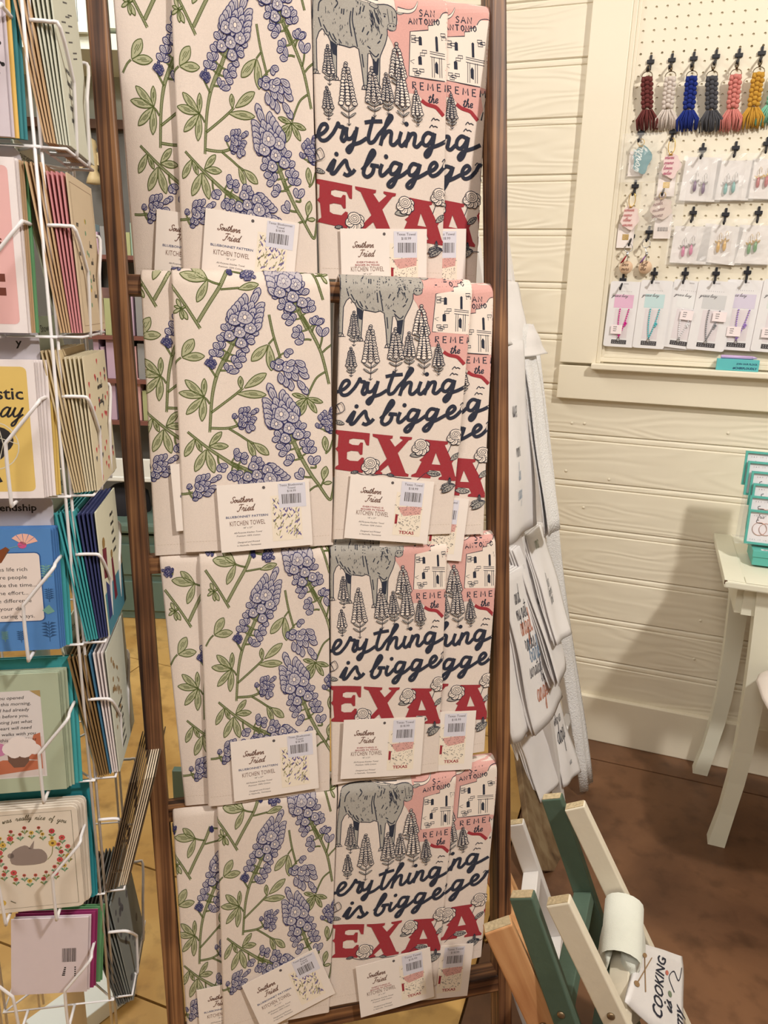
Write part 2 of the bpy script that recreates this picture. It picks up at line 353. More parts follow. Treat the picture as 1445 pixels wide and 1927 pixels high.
def floret(pr, c, r):
    rg = rnd; ol = [(c[0] + r * (1 + .16 * math.sin(3 * t + rg.random()) + .06 * rg.random()) * math.cos(t), c[1] + r * .95 * (1 + .1 * math.sin(2 * t)) * math.sin(t)) for t in [i * math.pi / 5 for i in range(10)]]
    ol = Y(cr(ol, 2, True)); pr.lay += 1; pr.poly(ol, LAV, sub=24); pr.lay += .7; pr.rib(ol, 6.8, INDI, closed=True)
    inn = Y([(c[0] + r * .3 * math.cos(t), c[1] + r * .36 * math.sin(t)) for t in [i * math.pi / 4 for i in range(8)]]); pr.poly(inn, CREAM); pr.lay += .3; pr.rib(inn, 5, INDI, closed=True)
    for i in range(8):
        t = i * 2 * math.pi / 8 + .2; pr.rib(Y([(c[0] + r * k * math.cos(t), c[1] + r * k * math.sin(t)) for k in (.44, .68)]), 3.2, INDI)
def flower(pr, tip, base, wd, spike=.40, buds=5, seed=1, small=False):
    """a bluebonnet head: scaly spike at the tip, open florets, loose two-petalled buds below"""
    r = random.Random(seed); tip = np.array(tip, float); base = np.array(base, float); d = tip - base; L = np.linalg.norm(d); a = d / L; n = np.array([-a[1], a[0]]); ang = math.atan2(a[1], a[0])
    if not small: stem(pr, [base, base + d * .35, base + d * .62], wd * .15, wd * .09)
    if small: spike = .55
    pr.lay = 10
    for k in range(buds):                                            # loose buds on short stalks
        u = .02 + .50 * k / max(1, buds - 1)
        for sd in (-1, 1):
            uu = u + r.uniform(-.03, .03); root = base + d * uu; c = root + n * sd * wd * (.34 + .06 * r.random()) + a * L * .03
            stem(pr, [root, (root + c) / 2 - a * 3, c], 8, 6, False, 2); pr.lay = 10 + k * 3 + (sd > 0) * 1.5
            for q in range(3 if not small else 2): petal(pr, c - a * wd * .08, ang - sd * -1 * (-.9 + .85 * q) * sd * sd + r.uniform(-.25, .25) + (.5 * sd), wd * .32, wd * .21)
    pr.lay = 30
    rows = 7 if not small else 5                                      # the spike, from below upwards: nearer scales cover upper ones
    for k in range(rows):
        u = 1 - (k / (rows - 1)) * spike; half = wd * .5 * (k / (rows - 1)) ** .75
        cnt = 1 + int(k * .75)
        for j in range(cnt):
            o = 0 if cnt == 1 else (j / (cnt - 1) * 2 - 1)
            c = base + d * (u - .10) + n * o * half * .8
            petal(pr, c, ang + o * .45 * (1 if True else 0), L * spike * .36 + wd * .14, wd * .25, 2)
    if small:
        floret(pr, base + d * .36, wd * .24); floret(pr, base + d * .22 + n * wd * .3, wd * .18); petal(pr, base + d * .2, ang + 2.2, wd * .36, wd * .22); petal(pr, base + d * .3, ang - 1.3, wd * .4, wd * .25)
    else:
        u0 = 1 - spike
        for (uo, no, rr) in ((.34, -.24, .2), (.32, .26, .2), (u0 - .16, .04, .22), (u0 - .05, .33, .22), (u0 - .04, -.33, .22), (u0 + .05, -.02, .27)):
            floret(pr, base + d * uo + n * no * wd, wd * rr)
def bluebonnet():
    pr = Pr()
    S = lambda P, w0, w1=None: stem(pr, P, w0, w1)
    # forked stem top left
    S([(458, 70), (400, 190), (318, 320), (240, 448)], 24); S([(40, 176), (150, 330), (257, 497)], 17)
    S([(402, 182), (350, 168), (308, 150)], 9)
    for t in ((190, 42), (108, 105), (234, 306)): leaf(pr, (310, 152), t)
    S([(402, 215), (470, 210), (535, 205)], 10); leaf(pr, (530, 212), (676, 182))
    S([(150, 345), (118, 355)], 7)
    for t in ((88, 284), (152, 335), (166, 432), (128, 432), (62, 385), (70, 335)): leaf(pr, (118, 352), t, .36, False)
    flower(pr, (40, 20), (120, 48), 70, small=True, seed=3, buds=1); flower(pr, (455, 98), (480, 90), 46, small=True, seed=4, buds=1)
    S([(455, 82), (540, 100), (580, 110)], 9); flower(pr, (640, 130), (560, 92), 80, small=True, seed=5, buds=1)
    # main flower
    S([(452, 680), (405, 770), (372, 850), (342, 1000), (326, 1246)], 30, 14)
    S([(372, 850), (340, 800), (322, 772)], 10); flower(pr, (335, 715), (330, 785), 70, small=True, seed=6, buds=0)
    S([(400, 800), (440, 800), (462, 800)], 9); petal(pr, (455, 815), -1.0, 60, 36); petal(pr, (465, 815), -.2, 75, 36); petal(pr, (450, 800), -1.7, 55, 32)
    flower(pr, (662, 250), (432, 735), 195, seed=11)
    S([(326, 1042), (305, 1010), (282, 992)], 9)
    for t in ((148, 868), (286, 858), (104, 960), (157, 1116), (270, 1166)): leaf(pr, (284, 990), t, .3)
    S([(334, 1106), (430, 1035), (522, 964), (566, 926)], 13); leaf(pr, (552, 932), (545, 842), .42); leaf(pr, (575, 926), (732, 822)); leaf(pr, (522, 966), (732, 976), .26)
    S([(118, 706), (85, 735), (50, 790)], 10); leaf(pr, (126, 700), (208, 573), .5); leaf(pr, (128, 706), (288, 696), .38)
    # low branch
    S([(330, 1216), (460, 1216), (560, 1184)], 14); S([(462, 1218), (540, 1265), (602, 1306), (650, 1330)], 11); leaf(pr, (600, 1306), (652, 1426), .32); leaf(pr, (640, 1322), (750, 1406), .4)
    flower(pr, (650, 1095), (520, 1180), 120, small=True, seed=8, buds=1); petal(pr, (600, 1190), 1.4, 60, 40); petal(pr, (615, 1190), .9, 50, 36)
    # drooping flower at the bottom
    S([(166, 1243), (300, 1350), (440, 1445), (560, 1520)], 12, 26)
    for b_, t in (((218, 1292), (146, 1420)), ((225, 1298), (268, 1386)), ((322, 1345), (412, 1243)), ((322, 1346), (460, 1346)), ((298, 1372), (220, 1528)), ((304, 1372), (358, 1538))): leaf(pr, b_, t)
    S([(384, 1410), (388, 1460), (398, 1478)], 9); petal(pr, (395, 1480), .9, 66, 44); petal(pr, (400, 1478), .3, 60, 34); petal(pr, (392, 1480), 1.5, 52, 34)
    flower(pr, (905, 1640), (480, 1470), 170, seed=21)
    # low left cluster
    S([(100, 1692), (150, 1690), (205, 1680)], 12); flower(pr, (376, 1578), (185, 1690), 128, small=True, seed=9, buds=1)
    # lone sprig
    S([(752, 398), (768, 480), (790, 570), (835, 712)], 13); S([(786, 570), (748, 612)], 9); leaf(pr, (742, 616), (626, 732), .42); leaf(pr, (752, 616), (770, 802), .32)
    flower(pr, (1002, 928), (822, 690), 175, small=True, seed=10, buds=1)
    # tall flower, upper right
    S([(968, 380), (1010, 440), (1062, 530), (1132, 680), (1187, 898)], 24, 14); S([(1062, 525), (1080, 480), (1120, 455)], 9); petal(pr, (1075, 470), -1.2, 70, 42); petal(pr, (1090, 465), -.5, 70, 42)
    S([(1118, 640), (1132, 590), (1138, 545)], 9); petal(pr, (1130, 555), -1.9, 80, 40); petal(pr, (1138, 555), -1.0, 75, 40)
    S([(1060, 580), (1030, 575), (990, 580)], 9); petal(pr, (1000, 600), -3.0, 62, 40); petal(pr, (1000, 590), -2.0, 80, 40)
    flower(pr, (770, -20), (1030, 500), 190, seed=31)
    S([(1140, 670), (1170, 640), (1225, 600)], 10); S([(1162, 808), (1100, 850), (1060, 920), (1030, 990)], 10)
    for t in ((920, 970), (916, 1078), (984, 1122), (1098, 1106), (1142, 1030)): leaf(pr, (1026, 998), t, .3)
    S([(1052, 60), (1092, 140), (1142, 292)], 13); leaf(pr, (1055, 85), (920, 82), .25, False)
    for t in ((1150, 70), (1185, 110), (1172, 178), (1110, 85)): leaf(pr, (1135, 122), t, .3, False)
    S([(1095, 122), (1135, 122)], 6)
    # second tall flower
    S([(960, 1385), (1050, 1540), (1112, 1625), (1190, 1732), (1212, 1680), (1222, 1600)], 24, 8); S([(1050, 1500), (1090, 1500), (1085, 1470)], 9); petal(pr, (1070, 1480), -.9, 80, 44); petal(pr, (1060, 1480), -1.7, 66, 40)
    S([(1060, 1570), (1020, 1568), (990, 1560)], 9); petal(pr, (1000, 1580), -2.6, 74, 46); petal(pr, (995, 1570), -1.8, 70, 40)
    S([(1112, 1630), (1080, 1640), (1040, 1670)], 9); S([(1125, 1640), (1145, 1600), (1150, 1580)], 8); leaf(pr, (1145, 1590), (1165, 1492), .5); leaf(pr, (1145, 1615), (1206, 1608), .4, False)
    flower(pr, (765, 938), (985, 1440), 195, seed=41)
    flower(pr, (1205, 1090), (1150, 1230), 120, small=True, seed=12, buds=1); S([(1160, 1400), (1190, 1370), (1215, 1300)], 9); leaf(pr, (1165, 1385), (1155, 1275), .4)
    return pr
def rose(pr, c, r, seed=1):
    g = random.Random(seed); c = np.array(c, float)
    for k in range(5):
        t = -.3 + k * .75 + math.pi * .0; a = np.array([math.cos(t), math.sin(t)])
        n = np.array([-a[1], a[0]]); P = [c - a * r * .1, c + a * r * .6 + n * r * .45, c + a * r * 1.02, c + a * r * .6 - n * r * .45]
        ol = Y(cr(P, 4, True)); pr.lay += 1; pr.poly(ol, CREAM, sub=18); pr.lay += .8; pr.rib(ol, 5, NAVY, closed=True)
        for o in (-.2, .1, .25): pr.rib(Y([c + a * r * .45 + n * r * o, c + a * r * .85 + n * r * o * .6]), 3, NAVY)
    ol = [(c[0] + r * .68 * math.cos(t), c[1] - r * .2 + r * .6 * math.sin(t)) for t in [i * math.pi / 6 for i in range(12)]]
    pr.lay += 1; pr.poly(Y(ol), CREAM, sub=18); pr.lay += 1.5; pr.rib(Y(ol), 5, NAVY, closed=True)
    sp = [(c[0] + r * (.08 + .5 * i / 26) * math.cos(i * .62), c[1] - r * .22 + r * (.06 + .42 * i / 26) * math.sin(i * .62)) for i in range(27)]
    pr.rib(Y(sp), 4, NAVY)
def darkleaf(pr, b, t, wf=.4):
    b = np.array(b, float); t = np.array(t, float); d = t - b; n = np.array([-d[1], d[0]])
    ol = Y(cr([b, b + d * .35 + n * wf * .45, b + d * .7 + n * wf * .4, t, b + d * .7 - n * wf * .4, b + d * .35 - n * wf * .45], 3, True))
    pr.lay += 1; pr.poly(ol, GREY, sub=24); pr.lay += .8; pr.rib(ol, 4.5, NAVY, closed=True); pr.rib(Y([b, t]), 4, NAVY)
    for u in (.3, .5, .7):
        for s in (-1, 1): pr.rib(Y([b + d * u, b + d * (u + .14) + n * s * wf * .3]), 3.5, NAVY)
def lupine(pr, x, y0, y1, wd, seed):
    g = random.Random(seed); H = y1 - y0; pr.lay += 1
    pr.rib(Y([(x, y0 + H * .3), (x + wd * .05, y0 + H * .7), (x, y1)]), 4, NAVY)
    k = 0; y = y0
    while y < y0 + H * .68:
        u = (y - y0) / (H * .68); half = wd * (.08 + .42 * u)
        n = 1 if u < .12 else (2 if u < .4 else 3)
        for j in range(n):
            o = 0 if n == 1 else (j / (n - 1) * 2 - 1)
            c = (x + o * half + g.uniform(-2, 2), y + g.uniform(-3, 3)); r = wd * (.10 + .07 * u) + 2.5
            ol = Y([(c[0] + r * math.cos(t), c[1] + r * .8 * math.sin(t)) for t in [i * math.pi / 3.5 for i in range(7)]])
            pr.lay += .3; pr.poly(ol, CREAM); pr.rib(ol, 6, NAVY, z=pr.lay + .2, closed=True); pr.rib(Y([(c[0] - r * .5, c[1]), (c[0] + r * .4, c[1] + 2)]), 4, NAVY, z=pr.lay + .2)
        y += wd * .15 + 5
    for s in (-1, 1):
        for q in (.72, .82): 
            b = (x, y0 + H * (q + .06)); t = (x + s * wd * .55, y0 + H * (q - .03)); d = (t[0] - b[0], t[1] - b[1])
            ol = Y(cr([b, (b[0] + d[0] * .5, b[1] + d[1] * .5 - 7), t, (b[0] + d[0] * .6, b[1] + d[1] * .6 + 6)], 3, True)); pr.poly(ol, GREY); pr.rib(ol, 3.5, NAVY, z=pr.lay + .2, closed=True)
    for s in (-8, 0, 8): pr.rib(Y([(x, y1), (x + s * 1.6, y1 - 12)]), 4, NAVY)
def texas():
    pr = Pr(); R_ = lambda P, w_, m=NAVY, **k: pr.rib(Y(cr(P, 4)), w_, m, **k)
    box = lambda x0, y0, x1, y1: pr.rib(Y([(x0, y0), (x1, y0), (x1, y1), (x0, y1)]), 5.5, NAVY, closed=True)
    # state map, building
    pr.poly(Y([(600, 250), (690, 200), (670, 40), (640, -80), (1130, -120), (1130, 540), (985, 560), (1000, 660), (965, 722), (905, 672), (832, 642), (800, 604), (722, 604), (690, 430), (640, 312)]), PINK, 0, sub=15)
    pr.poly(Y([(640, -60), (760, -75), (820, -40), (700, -5)]), CREAM, .5)
    pr.lay = 1
    pr.rib(Y(cr([(822, 640), (856, 662), (912, 676), (938, 700), (962, 728)], 6)), 24, RED, 2.5)
    pr.poly(Y([(770, 238), (893, 222), (893, 196), (928, 192), (928, 172), (960, 168), (990, 120), (1070, 118), (1110, 165), (1130, 170), (1130, 560), (985, 520), (745, 500)]), CREAM, 1.6, sub=15)
    pr.lay = 3
    pr.rib(Y([(985, 520), (745, 500), (770, 238), (893, 222), (893, 196), (928, 192), (928, 172), (960, 168)]), 6, NAVY)
    R_([(975, 150), (1000, 118), (1050, 112), (1090, 140), (1102, 180)], 5)
    for x, y, w_, h in ((835, 291, 22, 46), (827, 406, 24, 46), (945, 303, 17, 84), (1108, 420, 30, 90)):
        pr.poly(Y([(x - w_ / 2, y - h / 2), (x, y - h / 2 - 8), (x + w_ / 2, y - h / 2), (x + w_ / 2, y + h / 2), (x - w_ / 2, y + h / 2)]), NAVY)
    for x, y in ((790, 268), (790, 292), (812, 280), (990, 246), (995, 268), (1010, 257), (860, 350), (845, 366), (790, 462), (812, 474), (835, 462), (800, 486), (1075, 400), (1095, 414), (1120, 300), (1135, 316)): box(x - 15, y - 8, x + 15, y + 8)
    for y in (346, 358, 376): R_([(896, y), (960, y + 8), (1035, y + 16), (1130, y + 22)], 4.5)
    for x in (908, 922, 958, 972): R_([(x, 380), (x - 4, 500)], 4)
    pr.poly(Y([(925, 470), (925, 420), (936, 402), (947, 420), (945, 480)]), NAVY)
    pr.poly(Y([(985, 545), (990, 470), (1005, 432), (1030, 425), (1045, 470), (1045, 560)]), NAVY)
    R_([(1090, 380), (1088, 500)], 5); R_([(760, 410), (790, 400)], 3); R_([(762, 412), (785, 425)], 3)
    strokes(pr, 'SAN', 836, -146, 38, 7, NAVY, .34, .0); strokes(pr, 'ANTONIO', 762, -196, 34, 7.5, NAVY, .36, .03, .95)
    strokes(pr, 'REMEMBER', 765, -575, 42, 8, NAVY, .62, -.03); strokes(pr, 'AL', 985, -725, 120, 9, NAVY, .2, -.05, .55)
    cursive(pr, 'the', 866, -652, 26, 7, NAVY, .15)
    strokes(pr, 'RIO', 262, -40, 34, 6, NAVY, .35, -.05)
    strokes(pr, 'A', 1000, 40, 80, 9, NAVY); strokes(pr, 'AL', 1080, 30, 70, 9, NAVY)
    # longhorn
    body = [(122, 78), (160, 50), (240, 44), (350, 55), (470, 78), (540, 100), (600, 96), (650, 105), (682, 140), (678, 205), (662, 240), (632, 246), (612, 236), (612, 270), (592, 330), (556, 398), (548, 440), (535, 575), (508, 575), (502, 430), (470, 395), (452, 590), (430, 590), (410, 372), (350, 366), (280, 352), (262, 370), (250, 545), (234, 545), (222, 335), (190, 292), (170, 265), (128, 330), (120, 512), (96, 512), (98, 330), (112, 200)]
    pr.lay = 4; ol = Y(cr(body, 2, True)); pr.poly(ol, GREY, sub=18); pr.lay = 5.5; pr.rib(ol, 6, NAVY, closed=True)
    for P in ([(120, 90), (108, 180), (98, 215)], [(190, 90), (160, 115), (150, 165)], [(270, 88), (285, 110), (262, 140)], [(312, 140), (306, 170)], [(326, 140), (320, 175)], [(390, 130), (378, 200), (390, 280), (402, 360)], [(372, 150), (360, 215), (368, 300)], [(440, 120), (430, 165)], [(466, 112), (452, 150)],
              [(500, 135), (515, 200), (505, 235)], [(530, 130), (548, 190), (560, 215)], [(515, 150), (530, 210)], [(545, 150), (560, 200)], [(480, 375), (520, 410), (545, 390)], [(470, 350), (490, 365)], [(560, 300), (575, 270)], [(540, 330), (560, 312)], [(215, 280), (235, 320), (262, 345)], [(180, 240), (205, 285)], [(240, 290), (262, 330)], [(280, 320), (296, 345)], [(150, 200), (165, 255)], [(440, 270), (455, 240)], [(470, 285), (485, 262)], [(430, 400), (436, 480)], [(520, 440), (518, 520)]):
        R_(P, 8)
    hg = random.Random(3)
    for k in range(85):
        x, y = hg.uniform(140, 590), hg.uniform(75, 345)
        if ((x - 360) / 250) ** 2 + ((y - 205) / 150) ** 2 < .92: l = hg.uniform(8, 26); a_ = hg.uniform(1.2, 2.2); pr.rib(Y([(x, y), (x + l * math.cos(a_) * .6 + 2, y + l * .5), (x + l * math.cos(a_), y + l * math.sin(a_))]), [2, 5, 1.5], NAVY)
    for k in range(26): x, y = hg.uniform(490, 570), hg.uniform(110, 250); pr.rib(Y([(x, y), (x + 8, y + 16), (x + 12, y + 34)]), [2, 6, 1.5], NAVY)
    pr.poly(Y([(500, 425), (545, 415), (530, 520), (510, 520)]), NAVY, 5); pr.poly(Y([(222, 330), (262, 352), (256, 420), (232, 410)]), NAVY, 5)
    pr.lay = 5
    for e in ([(560, 108), (515, 92), (500, 105), (540, 125)], [(680, 128), (720, 120), (738, 132), (700, 146)]): q = Y(cr(e, 3, True)); pr.poly(q, GREY); pr.rib(q, 5.5, NAVY, closed=True)
    for s_ in ([(560, 92), (500, 84), (420, 70), (350, 35), (330, -10), (345, -40)], [(690, 118), (760, 124), (800, 112), (822, 88), (835, 60)]):
        q = cr(s_, 5); n_ = len(q); pr.lay = 5.5; pr.rib(Y(q), np.linspace(34, 5, n_), NAVY); pr.lay = 6; pr.rib(Y(q), np.linspace(24, 1, n_), CREAM)
    pr.lay = 6.5; pr.disc((645, -224), 30, GREY, ry=22); q = Y([(645 + 30 * math.cos(t), 224 + 22 * math.sin(t)) for t in [i * .5236 for i in range(12)]]); pr.rib(q, 5, NAVY, closed=True)
    for x in (634, 658): pr.disc((x, -218), 6, NAVY, pr.lay + .5, 7)
    R_([(628, 236), (645, 242), (664, 234)], 4); pr.disc((600, -165), 7, NAVY, 7, 7); pr.disc((668, -165), 6, NAVY, 7, 7); R_([(590, 150), (612, 152)], 5); R_([(620, 120), (628, 200)], 4); R_([(650, 130), (655, 195)], 4)
    for x, y in ((108, 524), (242, 556), (440, 602), (522, 588)): R_([(x - 24, y + 8), (x - 15, y - 14), (x + 12, y - 12), (x + 18, y + 8), (x - 24, y + 8)], 5); R_([(x - 30, y + 10), (x + 34, y + 10)], 3)
    pr.lay = 8
    for i, a in enumerate(((200, 362, 600, 62), (180, 612, 812, 58), (315, 460, 836, 92), (490, 480, 775, 86), (585, 510, 752, 68), (668, 320, 600, 92), (688, 440, 796, 80), (785, 592, 800, 58))): lupine(pr, *a, seed=i)
    pr.lay = 12
    for x, y in ((905, 752), (890, 795), (1110, 915), (1105, 960), (1120, 1060), (1110, 1105), (960, 1000)): R_([(x - 26, y + 10), (x - 10, y - 8), (x, y + 2), (x + 12, y - 2), (x + 28, y + 6)], 6)
    # lettering
    pr.lay = 14; lw = 24
    for P in ([(20, 912), (70, 920), (130, 898), (166, 862), (156, 838), (126, 850), (104, 900), (118, 938), (158, 934), (204, 890)], [(204, 890), (232, 846), (242, 826), (250, 846), (276, 850), (268, 886), (258, 918), (272, 934), (300, 900)],
              [(300, 846), (292, 890), (300, 918), (330, 908), (356, 868)], [(368, 842), (350, 905), (326, 972), (304, 1000), (292, 984), (322, 956), (380, 936), (430, 905)],
              [(482, 775), (462, 830), (440, 900), (446, 932), (476, 922), (508, 880)], [(420, 812), (470, 802), (540, 796)],
              [(508, 880), (560, 826), (606, 772), (600, 756), (576, 786), (544, 866), (518, 944)], [(536, 900), (572, 856), (598, 856), (592, 896), (590, 926), (612, 932), (646, 900)],
              [(668, 846), (652, 890), (650, 920), (668, 932), (700, 898)], [(724, 842), (708, 886), (690, 938)], [(706, 900), (738, 854), (764, 852), (758, 890), (752, 918), (772, 928), (806, 896)],
              [(884, 846), (850, 836), (820, 864), (814, 902), (838, 914), (868, 886), (896, 836)], [(896, 836), (880, 900), (856, 962), (832, 984), (826, 964), (860, 930), (920, 906), (975, 878)],
              [(150, 1128), (180, 1080), (204, 1056), (186, 1106), (176, 1138), (200, 1134), (244, 1082), (278, 1052), (288, 1090), (304, 1124), (284, 1144), (258, 1134)], [(286, 1144), (318, 1126), (338, 1104)],
              [(384, 1104), (430, 1056), (474, 1000), (464, 978), (440, 1010), (404, 1088), (394, 1128), (418, 1144), (452, 1120), (464, 1082), (448, 1070), (500, 1074)],
              [(522, 1058), (506, 1100), (510, 1128), (532, 1122), (570, 1086)], [(644, 1048), (606, 1042), (578, 1076), (578, 1110), (604, 1110), (634, 1080), (656, 1038)], [(656, 1038), (634, 1100), (592, 1178), (566, 1194), (556, 1178), (592, 1144), (650, 1118), (700, 1082)],
              [(774, 1042), (736, 1036), (708, 1070), (708, 1104), (734, 1104), (764, 1074), (786, 1032)], [(786, 1032), (764, 1094), (722, 1172), (696, 1188), (686, 1172), (722, 1138), (780, 1110), (836, 1078)],
              [(836, 1078), (876, 1060), (898, 1034), (884, 1016), (858, 1034), (844, 1074), (862, 1100), (900, 1086), (940, 1046)], [(940, 1046), (958, 1012), (970, 1005), (990, 1018), (980, 1060), (978, 1086), (1000, 1092), (1040, 1060)]):
        pr.rib(Y(cr(P, 6)), lw, NAVY); pr.lay += .25
    for c in ((708, 795), (218, 1018), (552, 1010)): pr.disc((c[0], -c[1]), 15, NAVY)
    E_ = [(70, 1180), (312, 1205), (306, 1290), (288, 1286), (272, 1248), (195, 1240), (168, 1248), (165, 1272), (188, 1284), (232, 1288), (246, 1268), (264, 1270), (260, 1352), (244, 1354), (230, 1330), (182, 1325), (152, 1334), (150, 1382), (172, 1394), (228, 1398), (256, 1372), (272, 1376), (262, 1480), (66, 1452), (74, 1434), (92, 1422), (88, 1332), (70, 1312), (86, 1296), (92, 1216), (66, 1204)]
    X_ = [(331, 1208), (472, 1222), (468, 1240), (450, 1246), (486, 1298), (542, 1250), (520, 1238), (522, 1226), (606, 1232), (602, 1248), (582, 1254), (506, 1342), (560, 1480), (582, 1490), (578, 1506), (440, 1497), (442, 1482), (462, 1475), (440, 1425), (386, 1470), (400, 1480), (396, 1494), (318, 1486), (322, 1474), (346, 1466), (430, 1382), (366, 1240), (333, 1226)]
    A_ = [(696, 1248), (852, 1262), (850, 1280), (830, 1286), (868, 1372), (892, 1390), (878, 1412), (900, 1500), (916, 1520), (912, 1536), (788, 1526), (790, 1512), (812, 1502), (798, 1466), (726, 1460), (714, 1492), (736, 1504), (732, 1518), (598, 1506), (602, 1492), (632, 1480), (672, 1402), (656, 1390), (682, 1370), (722, 1290), (694, 1266)]
    S_ = [(935, 1330), (960, 1290), (1020, 1275), (1060, 1290), (1075, 1278), (1085, 1372), (1066, 1372), (1040, 1322), (990, 1325), (985, 1352), (1060, 1400), (1092, 1450), (1085, 1530), (1030, 1560), (975, 1545), (950, 1560), (938, 1455), (958, 1455), (985, 1512), (1030, 1515), (1035, 1478), (955, 1410)]
    T_ = [(-150, 1165), (55, 1178), (58, 1250), (40, 1250), (20, 1215), (-10, 1212), (-5, 1420), (20, 1432), (18, 1448), (-110, 1438), (-108, 1424), (-85, 1415), (-88, 1208), (-115, 1208), (-135, 1245), (-152, 1242)]
    for q, h in ((E_, ()), (X_, ()), (A_, (Y([(770, 1340), (742, 1420), (802, 1424)]),)), (S_, ()), (T_, ())): pr.poly(Y(q), RED, 14, h, sub=20)
    g = random.Random(5)
    for k in range(70): x = g.uniform(75, 900); y = g.uniform(1190, 1510); pr.disc((x, -y), g.uniform(1.5, 3.5), CREAM, 13.8 if False else 14.4, 5) if False else None
    pr.lay = 17
    R_([(220, 1478), (300, 1500), (400, 1490), (500, 1510), (600, 1520)], 4.5); R_([(850, 1340), (880, 1270)], 4); R_([(700, 1480), (640, 1530)], 4)
    for b_, t in (((590, 1360), (700, 1335)), ((868, 1392), (932, 1340)), ((705, 1480), (800, 1490)), ((178, 1478), (232, 1470)), ((430, 1490), (480, 1500)), ((1010, 1490), (1080, 1430)), ((60, 1120), (132, 1140))): darkleaf(pr, b_, t)
    rose(pr, (314, 1425), 66, 1); rose(pr, (664, 1296), 64, 2); rose(pr, (902, 1225), 62, 3); rose(pr, (1062, 1330), 62, 4)
    for s_ in (-.35, 0, .35): darkleaf(pr, (895, 1560), (800 + 25 * abs(s_), 1590 + 70 * s_), .35)
    darkleaf(pr, (860, 1560), (862, 1510), .3); R_([(880, 1570), (960, 1560), (1060, 1530)], 4.5); R_([(60, 1035), (110, 990), (132, 1045), (70, 1075)], 5); R_([(85, 1010), (100, 1060)], 4)
    pr.lay = 22; darkleaf(pr, (1020, 1560), (1080, 1600), .4)
    return pr
# ================================================================ the big stained ladder
WOODZ = wood('stained_wood_upright', (44, 28, 22), (102, 68, 46), (158, 114, 76), 'z', 150)
WOODX = wood('stained_wood_rung', (44, 28, 22), (102, 68, 46), (158, 114, 76), 'x', 150)
ladder = thing('towel_ladder', 'tall dark-stained wooden ladder rack hung with printed kitchen towels', 'ladder', LM)
def lad_at(px, c_of):
    c = 0.0
    for _ in range(6): q = lad(px, c)[0]; c = c_of(q[1])
    return q
def lad_line(p0, p1, f=lambda px: lad(px)[0]):
    a, b = f(p0), f(p1); k = (a[0] - b[0]) / (a[1] - b[1]); return lambda bb: a[0] + k * (bb - a[1])
RL = lad_line((180, 0), (331, 1927)); RRr = lad_line((939, 0), (951, 1850))
ROWB = [0.545, 0.171, -0.206, -0.577]; RUNGB = ROWB + [-0.957]
FLOORB = (0.0 - (LO + UPZ)[2]) / LU[2]
RD, RWD = 0.040, 0.024
def skew_bar(a0, b0, a1, b1, wd, c0, c1):                        # upright rail between two points of the ladder frame
    m = MB(); m.box((0, 0, 0), (wd, c1 - c0, math.hypot(a1 - a0, b1 - b0)), bev=.0025)
    ang = math.atan2(a1 - a0, b1 - b0); R = Matrix.Rotation(ang, 3, 'Y')
    m.v = [tuple(R @ Vector(p) + Vector(((a0 + a1) / 2, -(c0 + c1) / 2, (b0 + b1) / 2))) for p in m.v]; return m
bt = 0.98; bb_ = FLOORB + 0.006
skew_bar(RL(bb_), bb_, RL(bt), bt, RWD, -RD, 0).obj('rail', WOODZ, ladder)
skew_bar(RRr(bb_), bb_, RRr(bt), bt, RWD, -RD, 0).obj('rail', WOODZ, ladder)
for i, b in enumerate([0.92] + RUNGB):
    x0, x1 = RL(b) + RWD / 2 - .002, RRr(b) - RWD / 2 + .002
    m = MB(); t = b - 0.022 if i < 5 else b - .02
    m.box(((x0 + x1) / 2, .02, t), (x1 - x0, .024 if i < 5 else .036, .026 if i < 5 else .03), bev=.002); m.obj('rung', WOODX, ladder)
sc_ = MB(); q = lad((917, 1782))[0]; sc_.lathe([(.004, 0), (.004, .004), (.002, .006)], (q[0] + .004, .012, q[1]), 8, axis='y'); sc_.obj('screw_eye', mat('brass', (150, 120, 70), .35, metal=.9), ladder)
